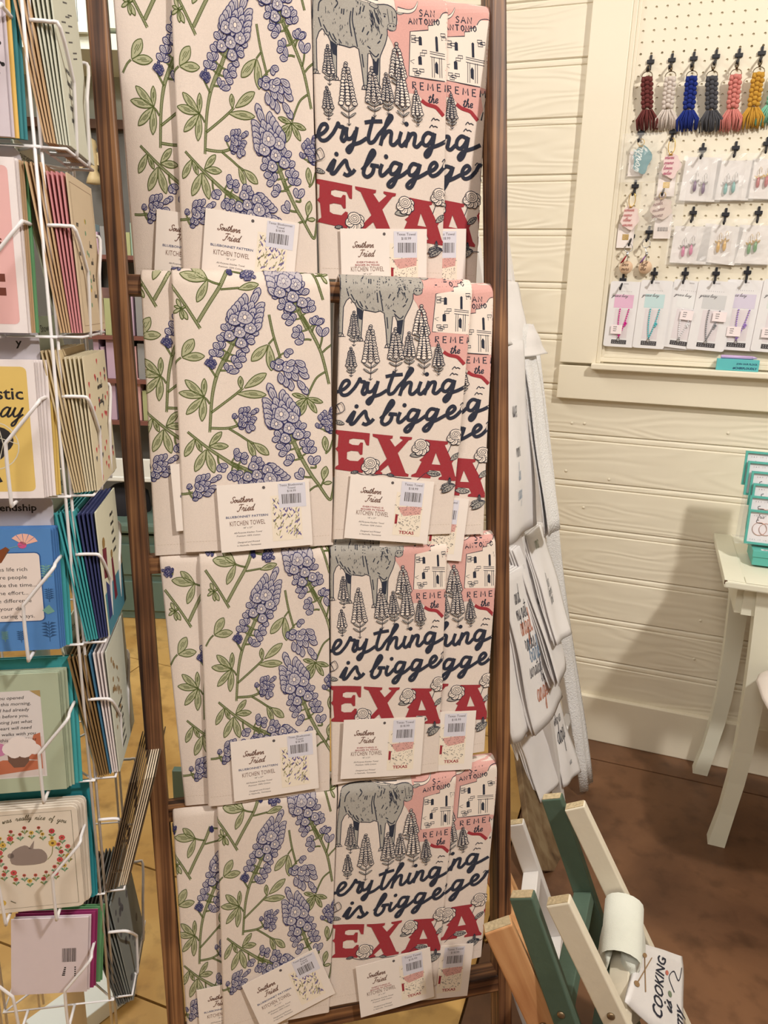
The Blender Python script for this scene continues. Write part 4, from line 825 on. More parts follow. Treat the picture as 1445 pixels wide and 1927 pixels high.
# macrame key fobs
MC_ = [('maroon', (112, 56, 54), 1224, 118, (1217, 148), (1218, 245)), ('oatmeal white', (226, 214, 206), 1264, 115, (1261, 148), (1252, 245)), ('royal blue', (34, 52, 134), 1305, 112, (1301, 147), (1292, 247)),
       ('charcoal', (82, 82, 88), 1347, 108, (1339, 147), (1338, 248)), ('salmon pink', (218, 136, 128), 1390, 106, (1384, 144), (1374, 247)), ('mustard yellow', (206, 156, 62), 1433, 102, (1427, 140), (1411, 243)), ('mint green', (132, 196, 168), 1476, 100, (1470, 138), (1440, 236))]
def ball(m, c, r, n=7, rz=None):
    rz = rz or r; m.lathe([(r * math.sin(t) + 1e-5, -rz * math.cos(t)) for t in [math.pi * i / 5 for i in range(6)]], c, n)
for nm_, col, hx_, hy_, t0, t1 in MC_:
    hs, hzz = hook(hx_, hy_, 'black peg hook holding the %s macrame fob' % nm_)
    g = random.Random(hash(nm_) % 97 if False else len(nm_)); cm = mat('cotton_cord_' + nm_.replace(' ', '_'), col, .95, var=.22, vs_=500, bump=.4, bs=900)
    a = np.array(at_board(*t0, .03)); b = np.array(at_board(*t1, .014)); d = b - a; L = np.linalg.norm(d)
    t = thing('macrame_key_fob', '%s knotted macrame key fob with a loose fringe, hung on the pegboard' % nm_, 'key fob', WMo, 'macrame key fobs')
    br = MB()
    wv = .0105
    for j in range(7):
        c = a + d * (.03 + .085 * j)
        for q in (-1, 0, 1):
            off = q * wv * (.9 if j % 2 else .75); ball(br, (c[0] + off, c[1] - (.003 if q == 0 else 0), c[2] + (.003 if q == 0 else 0)), .0066, 7, .0062)
    br.tube([tuple(a + d * .02 + np.array([-.013, 0, .003])), tuple(a + d * .02 + np.array([.013, 0, .003]))], .0042, 7)
    br.obj('braid', cm, t)
    fr = MB(); c0 = a + d * .60
    for q in range(26):
        u = (q + .5) / 26 * 2 - 1; s0 = c0 + np.array([u * .011, g.uniform(-.004, .004), 0]); e = a + d * (1 + g.uniform(-.06, .02)) + np.array([u * .026 + g.uniform(-.003, .003), g.uniform(-.006, .006), 0])
        fr.tube([tuple(s0), tuple((s0 + e) / 2 + np.array([u * .009, -.003, 0])), tuple(e)], [.0022, .0021, .0016], 5)
    fr.obj('fringe', cm, t)
    rg = MB(); pk = np.array((hs - .003, -.034, hzz - .019)); top = a + np.array([0, 0, .004])
    rg.tube([(top[0] + .0125 * math.cos(q), top[1], top[2] + .002 + .010 * math.sin(q)) for q in [i * .5236 for i in range(12)]], .0011, 5, closed=True)
    rg.tube([(top[0], top[1], top[2] + .012), (top[0] + (pk[0] - top[0]) * .4, -.032, top[2] + .020)], .0028, 6)
    cc = (top + np.array([0, 0, .016]) + pk) / 2; ln = max(.007, (pk[2] - top[2] - .016) / 2 + .002)
    rg.tube([(cc[0] + .0042 * math.cos(q), cc[1], cc[2] + ln * math.sin(q)) for q in [i * .5236 for i in range(12)]], .0012, 5, closed=True)
    rg.obj('clasp', RING, t)
# earrings on marbled cards in clear bags
CLEAR = mat('clear_bag', (250, 250, 250), .06, trans=0.0, alpha=.18, spec=.9); MARB = mat('marbled_card', (232, 226, 224), .5, var=.06, vs_=25)
def crinkle(px0, py0, px1, py1, off, seed, nu=12, nv=12):
    g = random.Random(seed); s0, z1 = S(px0, py0, off); s1, z0_ = S(px1, py1, off); m = MB(); P = []
    for j in range(nv):
        for i in range(nu):
            P.append((s0 + (s1 - s0) * i / (nu - 1), -off + g.uniform(-.0022, .0022) - .003 * math.sin(math.pi * i / (nu - 1)), z0_ + (z1 - z0_) * j / (nv - 1)))
    m.grid(P, nu, nv, smooth=False); return m
EARS = [('purple', (92, 40, 104), (1322, 283), (1289, 297, 1346, 378), [(1307, 352), (1323, 356)], SILV, .05), ('turquoise', (96, 168, 164), (1384, 280), (1350, 303, 1408, 376), [(1365, 357), (1380, 354)], SILV, .02), ('red', (178, 62, 66), (1443, 272), (1415, 300, 1475, 374), [(1426, 345), (1442, 343)], GOLD, .04),
        ('pink', (206, 92, 146), (1304, 402), (1269, 426, 1329, 496), [(1285, 475), (1300, 472)], SILV, .03), ('gold', (214, 166, 60), (1365, 405), (1323, 424, 1386, 496), [(1351, 467), (1363, 464)], GOLD, .12), ('green', (70, 140, 62), (1427, 402), (1391, 424, 1450, 497), [(1409, 470), (1421, 466)], GOLD, .03)]
for q, (nm_, col, hp, (x0, y0, x1, y1), drops, met, rot) in enumerate(EARS):
    hook(hp[0], hp[1], 'black peg hook holding the %s drop earrings' % nm_)
    t = thing('earring_card', '%s drop earrings on a marbled card in a clear bag on the pegboard' % nm_, 'earrings', WMo, 'bagged earrings')
    s0, z1 = S(x0, y0, .014); s1, zz0 = S(x1, y1, .014); m = MB()
    m.box(((s0 + s1) / 2, -.014, (z1 + zz0) / 2), (s1 - s0, .0012, z1 - zz0), rot=Matrix.Rotation(rot, 3, 'Y')); m.obj('backing_card', MARB, t)
    cm = mat('bead_' + nm_, col, .25, var=.2, vs_=200, spec=.6)
    for (dx, dy) in drops:
        a = at_board(dx, dy - 2, .020); m = MB()
        m.lathe([(.0012, .012), (.003, .009), (.0042, .002), (.0046, -.006), (.003, -.012), (.0006, -.014)], a, 8); e = m.obj('bead_drop', cm, t)
        w = MB()
        for sd in (-1, 1):
            w.add([(a[0], a[1] - .001, a[2] + .012), (a[0] + sd * .010, a[1], a[2] + .016), (a[0] + sd * .008, a[1], a[2] + .009), (a[0] + sd * .003, a[1], a[2] + .008)], [(0, 1, 2, 3)])
        ball(w, (a[0], a[1], a[2] + .015), .0026, 7)
        w.tube([(a[0], a[1], a[2] + .018), (a[0] - .001, a[1], a[2] + .028), (a[0] + .002, a[1], a[2] + .035), (a[0] + .005, a[1], a[2] + .031), (a[0] + .005, a[1], a[2] + .022)], .0006, 4); w.obj('ear_wire', met, t)
    crinkle(x0 - 8, y0 - 12, x1 + 8, y1 + 3, .026, q).obj('clear_bag', CLEAR, t)
# acrylic word key chains
def blob(m, c, r, seed, th=.003, n=22, sq=.8):
    g = random.Random(seed); m.prism([(c[0] + r * (1 + .16 * math.sin(5 * t + seed) + .08 * g.random()) * math.cos(t), c[2] + r / sq * (1 + .10 * math.sin(4 * t)) * math.sin(t)) for t in [2 * math.pi * i / n for i in range(n)]], c[1] - th / 2, c[1] + th / 2)
def squiggle(p, x, y, n, xh, lw, m_, seed, rot=0.0):
    g = random.Random(seed); cursive(p, ''.join(g.choice('eunomvwl') for _ in range(n)), x, y, xh, lw, m_, .3, rot=rot)
FOB = [('teal', (74, 140, 150), (1206, 252), (1208, 300), .021, .62, 90, (228, 240, 240), 'teal acrylic word key chain with white lettering in a clear bag'), ('pale pink', (232, 208, 206), (1266, 250), (1263, 312), .021, .72, 0, (196, 120, 140), 'pale pink acrylic word key chain under the blue macrame fob'),
       ('blush', (236, 214, 210), (1195, 352), (1186, 410), .021, .72, 0, (205, 140, 138), 'blush acrylic word key chain hanging beside the frame stile'), ('clear rose', (220, 200, 190), (1250, 352), (1245, 392), .025, .95, 20, (150, 110, 104), 'rose acrylic word key chain in a clear bag with a barcode tag')]
for q, (nm_, col, hp, c, r, sq, rot, tcol, lab) in enumerate(FOB):
    hs, hzz = hook(hp[0], hp[1], 'black peg hook holding the %s word key chain' % nm_)
    t = thing('word_key_chain', lab, 'key chain', WMo, 'acrylic key chains'); cc = at_board(*c, .022)
    bk = MB(); x_, y_, z_ = at_board(c[0] - (9 if q != 3 else -2), c[1] + (8 if q == 0 else 34), .012); bk.box((x_, y_, z_), (.042, .001, .06)); bkc = bk.obj('paper_tag', mat('paper_tag', (236, 226, 222), .6), t)
    pt = Pr(); g = random.Random(q)
    xx = x_ - .012
    while xx < x_ + .012: pt.rect(xx, z_ - .012, xx + .0008, z_ - .002, 1); xx += g.choice((.0014, .002))
    if q == 3: pt.obj('barcode', flat(y_ - .0007), CM, bkc)
    if q in (1, 2):
        gp = Pr(); gp.rect(x_ - .008, z_ - .010, x_ + .008, z_ + .004, 0)
        for k in range(3): gp.rib([(x_ - .008 + .004 * i, z_ - .008 + .004 * k + (.002 if i % 2 else 0)) for i in range(5)], .0008, 1)
        gp.obj('gold_emblem', flat(y_ - .0007), [GOLD, mat('paper_tag')], bkc, dz=1e-4)
    m = MB(); blob(m, cc, r, q + 1, sq=sq); pl = m.obj('acrylic_plate', mat('acrylic_' + nm_.replace(' ', '_'), col, .2, var=.08, vs_=40, spec=.6), t)
    p = Pr()
    if rot == 90: cursive(p, 'Worthy'.replace('W', 'w'), cc[0] - .006, cc[2] - .030, .011, .0022, 0, .25, rot=math.radians(84))
    else:
        for k in range(4): squiggle(p, cc[0] - r * .85, cc[2] + r * .75 - k * r * .58, 5, r * .22, .0013, 0, k + q * 7, math.radians(rot * .6))
    p.obj('raised_lettering', flat(cc[1] - .0016), [mat('lettering_' + nm_.replace(' ', '_'), tcol, .4)], pl, base=6e-4)
    rg = MB(); top = cc[2] + r / sq; pk = (hs - .003, -.034, hzz - .019); mid = ((cc[0] + pk[0]) / 2, -.028, (top + pk[2]) / 2); hl = max(.008, abs(pk[2] - top) / 2 + .003)
    rg.tube([(mid[0] + .008 * math.cos(k), mid[1], mid[2] + hl * math.sin(k)) for k in [i * .4488 for i in range(14)]], .0011, 5, closed=True)
    rg.tube([(mid[0] - .004, mid[1], mid[2] - hl), (cc[0], cc[1], top - .004)], .0022, 5); rg.obj('split_ring', GOLD, t)
    if q in (0, 3): crinkle(c[0] - 36, c[1] - 48, c[0] + 36, c[1] + 42, .030, q + 30).obj('clear_bag', CLEAR, t)
WOODD = mat('birch_disc', (222, 190, 160), .6, var=.1, vs_=60)
for q, (hp, c, col, cn) in enumerate((((1188, 446), (1178, 503), (150, 40, 52), 'red'), ((1221, 438), (1214, 503), (140, 100, 150), 'violet'))):
    hs, hzz = hook(hp[0], hp[1], 'black peg hook holding the wooden disc with the %s tassel' % cn)
    t = thing('wooden_key_chain', 'round wooden disc key chain with a %s tassel and a silver ring' % cn, 'key chain', WMo, 'wooden disc key chains'); cc = at_board(*c, .02)
    m = MB(); m.lathe([(.0165, -.002), (.017, 0), (.0165, .002)], cc, 22, axis='y'); dsc = m.obj('disc', WOODD, t)
    p = Pr(); 
    for k, w_ in enumerate((('love', 'y', 'ours') if q == 0 else ('bell', 'e', 'the'))[:3:2]): cursive(p, w_, cc[0] - .012, cc[2] + .003 - .011 * k, .0052, .001, 0, .25)
    p.obj('burned_lettering', flat(cc[1] - .002), [mat('burnt_wood', (84, 56, 40), .8)], dsc)
    m = MB()
    for k in range(9): u = k / 8 * 2 - 1; m.tube([(cc[0] - .001, cc[1] - .004, cc[2] + .032), (cc[0] - .012 + u * .003, cc[1] - .006, cc[2] + .012 + u * .002)], [.0016, .0012], 5)
    m.obj('tassel', mat('tassel_' + cn, col, .8), t)
    m = MB(); m.tube([(hs - .003 + .010 * math.cos(k), -.03, hzz - .029 + .010 * math.sin(k)) for k in [i * .4488 for i in range(14)]], .0011, 5, closed=True); m.tube([(hs - .003, -.03, hzz - .039), (cc[0] + .001, cc[1] - .003, cc[2] + .016)], .0012, 5); m.tube([(cc[0], cc[1] - .003, cc[2] + .038), (cc[0] - .001, cc[1] - .004, cc[2] + .028)], .0034, 7); m.obj('ring', SILV, t)
# beaded strap packs
PACK = mat('frosted_sleeve', (232, 230, 232), .3, var=.03, vs_=40, spec=.5)
LAN = [('hot pink', (214, 40, 150), (1172, 528), (1142, 529, 1196, 654), 0.02), ('aqua', (88, 190, 200), (1231, 516), (1199, 527, 1253, 657), .02), ('clear white', (232, 232, 236), (1289, 516), (1252, 527, 1312, 657), .09), ('grey', (140, 142, 148), (1347, 516), (1303, 528, 1366, 661), .05), ('lavender', (160, 130, 206), (1406, 514), (1361, 526, 1424, 661), .02), ('pale green', (176, 206, 190), (1466, 512), (1427, 526, 1490, 665), .04)]
def strap_pack(nm_, col, hp, b, rot, off, lab, hk_=True):
    if hk_: hook(hp[0], hp[1], 'black peg hook holding the %s beaded strap pack' % nm_)
    x0, y0, x1, y1 = b; s0, z1 = S(x0 + 4, y0, off); s1, zz0 = S(x1 - 3, y1, off); Wd, Ht = s1 - s0 - .004, z1 - zz0
    t = thing('beaded_strap_pack', lab, 'strap pack', WMo @ T3(((s0 + s1) / 2, -off, zz0)) @ Matrix.Rotation(rot, 4, 'Y'), 'beaded strap packs')
    r_ = .006; P = []
    for cx_, cz, a0 in ((Wd / 2 - r_, r_, -90), (Wd / 2 - r_, Ht - r_, 0), (-Wd / 2 + r_, Ht - r_, 90), (-Wd / 2 + r_, r_, 180)):
        P += [(cx_ + r_ * math.cos(math.radians(a0 + k * 30)), cz + r_ * math.sin(math.radians(a0 + k * 30))) for k in range(4)]
    m = MB(); m.prism(P, -.0012, .0012); m.obj('sleeve', PACK, t)
    p = Pr(); fb = flat(-.0012); W2 = Wd / 2
    p.lay = 0; tint = mat('tint_' + nm_.replace(' ', '_'), tuple(int(c * .25 + 228 * .75) for c in col), .6)
    p.rect(-W2 * .62, Ht * .60, W2 * .6, Ht * .80, 0); p.rect(-W2 * .5, Ht * .14, W2 * .45, Ht * .58, 1)
    p.lay = 2; cursive(p, 'grace lucy', -W2 * .82, Ht * .765, Ht * .022, .0009, 2, .4, ax=1.25)
    for k in range(9): p.rect(-W2 * .5 + k * W2 * .11, Ht * .845, -W2 * .5 + k * W2 * .11 + .0013, Ht * .858, 3)
    p.rect(-W2 * .5, Ht * .045, W2 * .48, Ht * .11, 4); p.lay = 4
    for k in range(2):
        for i in range(7): p.rect(-W2 * .4 + i * W2 * .12, Ht * (.085 - .025 * k), -W2 * .4 + i * W2 * .12 + .0016, Ht * (.085 - .025 * k) + .0018, 3)
    p.lay = 0; p.rect(-.006, Ht * .955, .006, Ht * .972, 3)
    p.obj('printed_insert', fb, [tint, mat('insert_window', (222, 214, 218), .6), mat('insert_ink', (96, 92, 96), .7), mat('insert_ink_light', (190, 186, 190), .7), mat('insert_black', (72, 70, 72), .6)], t)
    bm_ = MB()
    for side in (-1, 1):
        top = np.array((side * W2 * .28 + W2 * .1, -.004, Ht * .58)); bot = np.array((-W2 * .05, -.004, Ht * .15)); mid = np.array((side * W2 * .24 - .0 * W2, -.004, Ht * .34))
        for k in range(15):
            u = k / 14; c = (1 - u) ** 2 * top + 2 * u * (1 - u) * mid + u * u * bot; ball(bm_, tuple(c), .0021, 6)
    bm_.box((W2 * .28, -.004, Ht * .36), (.003, .003, .012)); bm_.box((W2 * .28, -.004, Ht * .37), (.008, .003, .003)); bm_.obj('bead_strap', mat('bead_' + nm_.replace(' ', '_'), col, .35), t)
    m = MB(); m.tube([(-W2 * .05 + .003 * math.cos(k), -.004, Ht * .125 + .006 * math.sin(k)) for k in [i * .7 for i in range(9)]], .001, 5, closed=True); m.obj('clasp', SILV, t)
    sx, sz = (-W2 * .25, Ht * .27) if nm_ in ('hot pink', 'lavender', 'pale green') else ((W2 * .1, Ht * .50) if nm_ == 'clear white' else (W2 * .42, Ht * .50))
    if nm_ != 'aqua':
        q = Pr(); q.rect(sx - W2 * .36, sz - Ht * .07, sx + W2 * .36, sz + Ht * .07, 0); q.lay = 2
        for k in range(3): squiggle(q, sx - W2 * .22, sz + Ht * (.03 - .03 * k), 4, .0022, .0005, 1, k)
        q.obj('price_sticker', flat(-.0068), [mat('sticker_white', (240, 228, 230), .6), mat('insert_ink')], t)
for q, (nm_, col, hp, b, rot) in enumerate(LAN): strap_pack(nm_, col, hp, b, rot, .018 + .003 * (q % 2), '%s beaded strap in a frosted sleeve hung above the pegboard ledge' % nm_)
strap_pack('white', (226, 226, 230), (0, 0), (1243, 530, 1297, 660), .02, .011, 'frosted strap pack mostly hidden behind the clear white one', False)
# little box and pen on the ledge
TEAL = mat('teal_board', (98, 190, 194), .5, var=.04, vs_=30)
s0, z0_ = S(1347, 692, .03); s1, _ = S(1427, 692, .03); zt_ = S(1347, 674, .03)[1]
t = thing('slim_box', 'slim turquoise box with navy lettering lying on the pegboard ledge', 'box', WMo); zl = zi + .0102
m = MB(); hh = max(.016, zt_ - zl); m.box(((s0 + s1) / 2, -.027, zl + hh / 2), (s1 - s0, .022, hh), bev=.0008); m.obj('carton', TEAL, t)
p = Pr(); p.text('JOIN OUR FLOCK', s1 - .004, zl + hh * .55, .0062, 0, align='r', bold=.02); p.text('#CHIRPLOUDLY', s1 - .004, zl + hh * .16, .0078, 0, align='r', bold=.03); p.obj('lettering', flat(-.0382), [mat('navy_ink', (40, 74, 110), .6)], t)
t = thing('lilac_pen', 'lilac pen lying on top of the slim turquoise box', 'pen', WMo); m = MB(); zz = zl + hh + .0048
m.tube([(s0 + .008, -.027, zz), (s0 + .010, -.027, zz), (s1 - .018, -.027, zz)], [.003, .0048, .0048], 8); m.obj('barrel', mat('lilac_plastic', (196, 170, 214), .4), t)
m = MB(); m.tube([(s1 - .0178, -.027, zz), (s1 - .012, -.027, zz), (s1 - .006, -.027, zz - .001)], [.0045, .003, .0012], 8); m.obj('pen_tip', mat('lilac_plastic'), t)
# ================================================================ white side table
TZ = HC - .594; TW = mat('chalky_white_paint', (228, 226, 208), .45, var=.03, vs_=10, bump=.05, bs=50); TWS = mat('worn_edge', (96, 70, 50), .8)
t = thing('side_table', 'small white painted side table with curved legs against the boarded wall', 'table', WMo)
ts, _ = S(1343, 1003); depth = .41; te = ts + .62
m = MB(); m.box(((ts + te) / 2, -depth / 2, TZ - .009), (te - ts, depth - .004, .018), bev=.004); m.obj('tabletop', TW, t)
m = MB(); m.box((ts + .022, -depth / 2, TZ + .0008), (.044, depth - .012, .003), bev=.0012); m.box(((ts + te) / 2 + .02, -depth + .026, TZ + .0008), (te - ts - .05, .044, .003), bev=.0012); m.obj('breadboard_edge', TW, t)
m = MB(); m.box(((ts + te) / 2, -depth + .05, TZ - .055), (te - ts - .1, .018, .072)); m.box((ts + .045, -depth / 2, TZ - .055), (.018, depth - .1, .072)); m.obj('apron', TW, t)
for (lx, ly, sx, sy) in ((ts + .10, -depth + .055, -1, -1), (ts + .075, -.06, -1, .0), (te - .045, -depth + .05, 1, -1), (te - .045, -.075, 1, .0)):
    m = MB(); P = []; n = 9
    for k in range(n):
        u = k / (n - 1); z = (TZ - .019) * (1 - u); w_ = .052 - .018 * u + (.006 if u > .9 else 0); bow = -.012 * math.sin(u * math.pi) + .018 * max(0, u - .6) ** 2 / .16
        cx_, cy_ = lx + sx * bow, ly + sy * bow
        for a, b in ((-1, -1), (1, -1), (1, 1), (-1, 1)): P.append((cx_ + a * w_ / 2, cy_ + b * w_ / 2, z))
    m.grid(P, 4, n, smooth=False, wrap=True); m.add(P[:4], [(0, 1, 2, 3)]); m.add(P[-4:], [(3, 2, 1, 0)]); m.obj('leg', TW, t)
m = MB()
for x_, y_ in ((ts + .012, -.002 - .006), (ts + .003, -depth + .006)): m.box((x_, y_, TZ - .004), (.006, .006, .009))
m.obj('paint_chip', TWS, t)
# bracelets: turquoise trays in a tiered clear stand on a turquoise box
bx = at_z((1417, 1066), TZ); bxl = np.array([(bx - WO) @ WD, -(-(bx - WO) @ WN)]); sx0 = bxl[0]; sy0 = -((bx - WO) @ WN)
TEALD = mat('turquoise_tray', (96, 182, 172), .4, var=.05, vs_=30); INS = mat('white_insert', (236, 230, 236), .6)
t = thing('bracelet_box', 'turquoise lidded box with a barcode sticker on the side table', 'box', WMo)
bo = -.085
m = MB(); m.box((sx0 + .07, sy0 + .05, TZ + .0165), (.15, .11, .022), bev=.001); m.obj('base', TEALD, t)
m = MB(); m.box((sx0 + .07, sy0 + .05, TZ + .0345), (.154, .114, .016), bev=.001); lid = m.obj('lid', TEALD, t)
p = Pr(); p.rect(0, 0, .04, .012, 0); x = .006; p.lay = 1; g = random.Random(2)
while x < .034: p.rect(x, .002, x + .001, .009, 1); x += g.choice((.0016, .0024))
p.obj('barcode_sticker', lambda u, v, h: np.stack([sx0 + .012 + u, sy0 + .002 + v * .9, TZ + .0425 + h], 1), [INS, mat('insert_black')], lid, dz=1e-4)
def tray(px, py, hpx, k, n):
    """one framed bracelet card; pixel of its upper left corner, seen height in pixels"""
    y_off = sy0 + .035 + .012 * (n - 1 - k); r = rays((px, py))[0]; wl = (WN @ (WO - UPZ)); tt = (DW - y_off) / (WN @ r); pt = r * tt + UPZ
    s_ = (pt - WO) @ WD; z = pt[2]; Ht = .085; Wt = .105
    o = thing('bracelet_tray', 'turquoise framed bracelet card, %s in the clear tiered stand' % ('frontmost and lowest', 'second from the front', 'third from the front', 'third from the back', 'second from the back', 'rearmost and highest')[n - 1 - k], 'bracelet card', WMo @ T3((s_, y_off, z)) @ Matrix.Rotation(-.10, 4, 'X'), 'bracelet cards in the clear stand')
    m = MB(); th = .009
    for a, b, w_, h in ((0, 0, .005, Ht), (Wt - .005, 0, .005, Ht), (.005, 0, Wt - .01, .005), (.005, Ht - .005, Wt - .01, .005)): m.box((a + w_ / 2, 0, -b - h / 2), (w_, th, h))
    m.box((Wt / 2, th / 2 + .0005, -Ht / 2), (Wt, .001, Ht)); m.obj('frame', TEALD, o)
    m = MB(); m.box((Wt / 2, .001, -Ht / 2), (Wt - .0102, .001, Ht - .0102)); ins = m.obj('insert', INS, o)
    p = Pr(); p.text('SAY IT IN', .014, -.0155, .0042, 0, spacing=2.4); p.rib([(.026, -.024), (.021, -.026), (.021, -.030), (.026, -.032), (.036, -.032)], .0018, 0); p.text('SAY IT IN', .012, -Ht + .010, .0038, 0, spacing=2.4)
    if k == n - 1: cursive(p, 'frie', .022, -.020, .005, .0008, 0, .2)
    p.obj('lettering', flat(.0004), [mat('insert_ink')], ins)
    m = MB()
    for cx_, rr in ((.030, .016), (.044, .015)): m.tube([(cx_ + rr * math.cos(q), -.0008, -.046 + rr * math.sin(q)) for q in [i * .3491 for i in range(18)]], .0006, 4, closed=True)
    m.obj('bracelet', mat('rose_gold', (214, 160, 140), .3, metal=.8), o)
TR = [(1404, 848), (1408, 867), (1415, 886), (1418, 909), (1412, 932), (1409, 958)]
for k, (px, py) in enumerate(TR): tray(px, py, 70, k, 6)
t = thing('clear_stand', 'clear acrylic tiered stand holding the bracelet cards', 'stand', WMo); m = MB()
for k, (px, py) in enumerate(TR):
    y_off = sy0 + .035 + .012 * (5 - k); r = rays((px, py))[0]; tt = (DW - y_off) / (WN @ r); pt = r * tt + UPZ; zb_ = pt[2] - .088
    m.box(((pt - WO) @ WD + .052, y_off + .001, (zb_ + TZ + .045) / 2 - .001), (.088, .0016, max(.004, zb_ - TZ - .045)))
m.obj('tier_panel', mat('clear_acrylic', (240, 244, 246), .08, alpha=.16, spec=.7), t)
m = MB(); m.box((sx0 + .02, sy0 + .075, TZ + .0439), (.13, .075, .0018)); m.obj('stand_foot', mat('clear_acrylic'), t)
# cushion on a stool, only its corner shows
st = at_y((1418, 1372), 1.44); t = thing('cushion', 'plump off-white cotton cushion in front of the side table legs', 'cushion', T3((st[0] + .205, 1.42, st[2])) @ Matrix.Rotation(-.25, 4, 'Z'))
m = MB(); P = []; nu, nv = 22, 11
for j in range(nv):
    v = -1 + 2 * j / (nv - 1)
    for i in range(nu):
        a = 2 * math.pi * i / nu; sq = lambda q, e: math.copysign(abs(q) ** e, q); w_ = math.cos(v * math.pi / 2) ** .45 if abs(v) < 1 else 0.0
        P.append((.19 * sq(math.cos(a), .55) * w_, .17 * sq(math.sin(a), .55) * w_, .06 + .062 * v * abs(v) ** .2 * (1 - .35 * max(abs(sq(math.cos(a), .55)), abs(sq(math.sin(a), .55))) * w_)))
m.grid(P, nu, nv, wrap=True); m.obj('cover', mat('offwhite_cotton', (226, 216, 208), .95, var=.03, vs_=30, bump=.3, bs=900), t)
sz = st[2] - .004; t = thing('stool', 'small white stool under the cotton cushion', 'stool', T3((st[0] + .205, 1.42, 0)))
m = MB(); m.lathe([(.11, sz - .02), (.115, sz - .012), (.112, sz)], (.03, 0, 0), 24); m.obj('seat', TW, t)
for a in (.5, 2.2, -1.0):
    m = MB(); m.tube([(.03 + .05 * math.cos(a), .05 * math.sin(a), sz - .02), (.10 + .05 * math.cos(a), .08 * math.sin(a), 0.002)], [.012, .009], 10); m.obj('leg', TW, t)
# ================================================================ small painted ladders stacked by the big one
CREAMW = mat('cream_ladder_paint', (230, 220, 200), .5, var=.05, vs_=14, bump=.1, bs=80); SAGEW = mat('sage_ladder_paint', (84, 104, 90), .5, var=.12, vs_=18, bump=.12, bs=90)
WHITEW = mat('white_ladder_paint', (226, 222, 220), .5, var=.04, vs_=14, bump=.1, bs=80); NATW = wood('raw_pine', (186, 128, 84), (208, 154, 106), (222, 172, 124), 'z', 40, .6, .1)
ENDW = mat('raw_end_grain', (206, 186, 150), .8, var=.3, vs_=160, bump=.5, bs=200)
def mini_frame(far, near, y1, s_, zt=None):
    A = at_y(far, y1); B = rays(near)[0]; B = B * ((A[2] - HC) / B[2]) + UPZ; wv = A - B; wl = np.linalg.norm(wv); wv /= wl
    n = np.array([wv[1], -wv[0], 0]); dn_ = n * s_ - np.array([0, 0, 1.0]); dl = np.linalg.norm(dn_); up = -dn_ / dl; fn = np.cross(wv, up); fn = fn if fn @ n > 0 else -fn
    return dict(o=B, w=wv, up=up, fn=fn, wl=wl, len=A[2] * dl, mw=frame(B, wv, -fn, up))
def mini_local(fr, px, off):
    r = rays(px)[0]; n = fr['fn']; o = fr['o'] + n * off - UPZ; p = r * ((o @ n) / (n @ r)); q = p - (fr['o'] - UPZ); return q @ fr['w'], q @ fr['up']
BOLT = mat('bolt_head', (150, 130, 104), .4, metal=.8)
def mini_ladder(fr, name_lab, m_, rungs, bolts, depth=.036, tw=.020):
    t = thing('display_ladder', name_lab, 'ladder', fr['mw'], 'short painted display ladders')
    for x in (0.0, fr['wl']):
        q = MB(); L = fr['len'] - .012
        q.box((x, depth / 2, -L / 2 - .0), (tw, depth, L), bev=.0022); rl = q.obj('rail', m_, t)
        q = MB(); q.box((x, depth / 2, .0006), (tw - .004, depth - .004, .001)); q.obj('cut_end', ENDW, rl)
    for z in rungs:
        if z < -fr['len'] + .03: continue
        q = MB(); q.box((fr['wl'] / 2, depth / 2, z), (fr['wl'] - tw - .0004, depth * .9, .019), bev=.0015); q.obj('rung', m_, t)
    for px in bolts:
        x, z = mini_local(fr, px, -depth / 2); q = MB(); q.lathe([(.006, 0), (.0058, -.002), (.003, -.0032)], (0, 0, 0), 12, axis='y'); R = Matrix.Rotation(-math.pi / 2, 3, 'Z')
        q.v = [tuple(R @ Vector(p) + Vector((-tw / 2 - .0002, depth * .5, min(-.03, z)))) for p in q.v]; q.obj('bolt', BOLT, t)
    return t
FC = mini_frame((1100, 1511), (1072, 1690), 1.10, .56); FG = mini_frame((1057, 1497), (1004, 1682), 1.13, .42); FW = mini_frame((985, 1545), (958, 1742), 1.30, .40); FN = mini_frame((905, 1570), (955, 1728), 1.12, .40)
FN = mini_frame((920, 1552), (962, 1730), 1.10, .45)
r1 = mini_local(FC, (1180, 1655), -.018)[1]; r2 = mini_local(FC, (1255, 1800), -.018)[1]
mini_ladder(FC, 'cream painted short ladder with a printed towel on its rungs, front of the stack', CREAMW, [r1, r2, r2 + (r2 - r1)], [(1152, 1876)])
g1 = mini_local(FG, (1105, 1655), -.018)[1]
mini_ladder(FG, 'sage green painted short ladder leaning behind the cream one', SAGEW, [g1, g1 - .16, g1 - .32], [(1063, 1873)])
mini_ladder(FW, 'white painted short ladder leaning behind the sage green one', WHITEW, [-.12, -.28], [])
mini_ladder(FN, 'raw pine short ladder leaning against the big stained ladder', NATW, [-.12, -.28, -.42], [(1013, 1897)], depth=.044)
WCOT = mat('white_cotton', (240, 236, 236), .95, var=.02, vs_=50, bump=.35, bs=1100, spec=.1, sheen=.2); MINTC = mat('pale_flannel', (222, 224, 214), .95, var=.03, vs_=60, bump=.3, bs=700, sheen=.3, spec=.1)
GAUZE = mat('white_gauze', (240, 239, 240), .95, var=.02, vs_=50, bump=.9, bs=260, spec=.1)
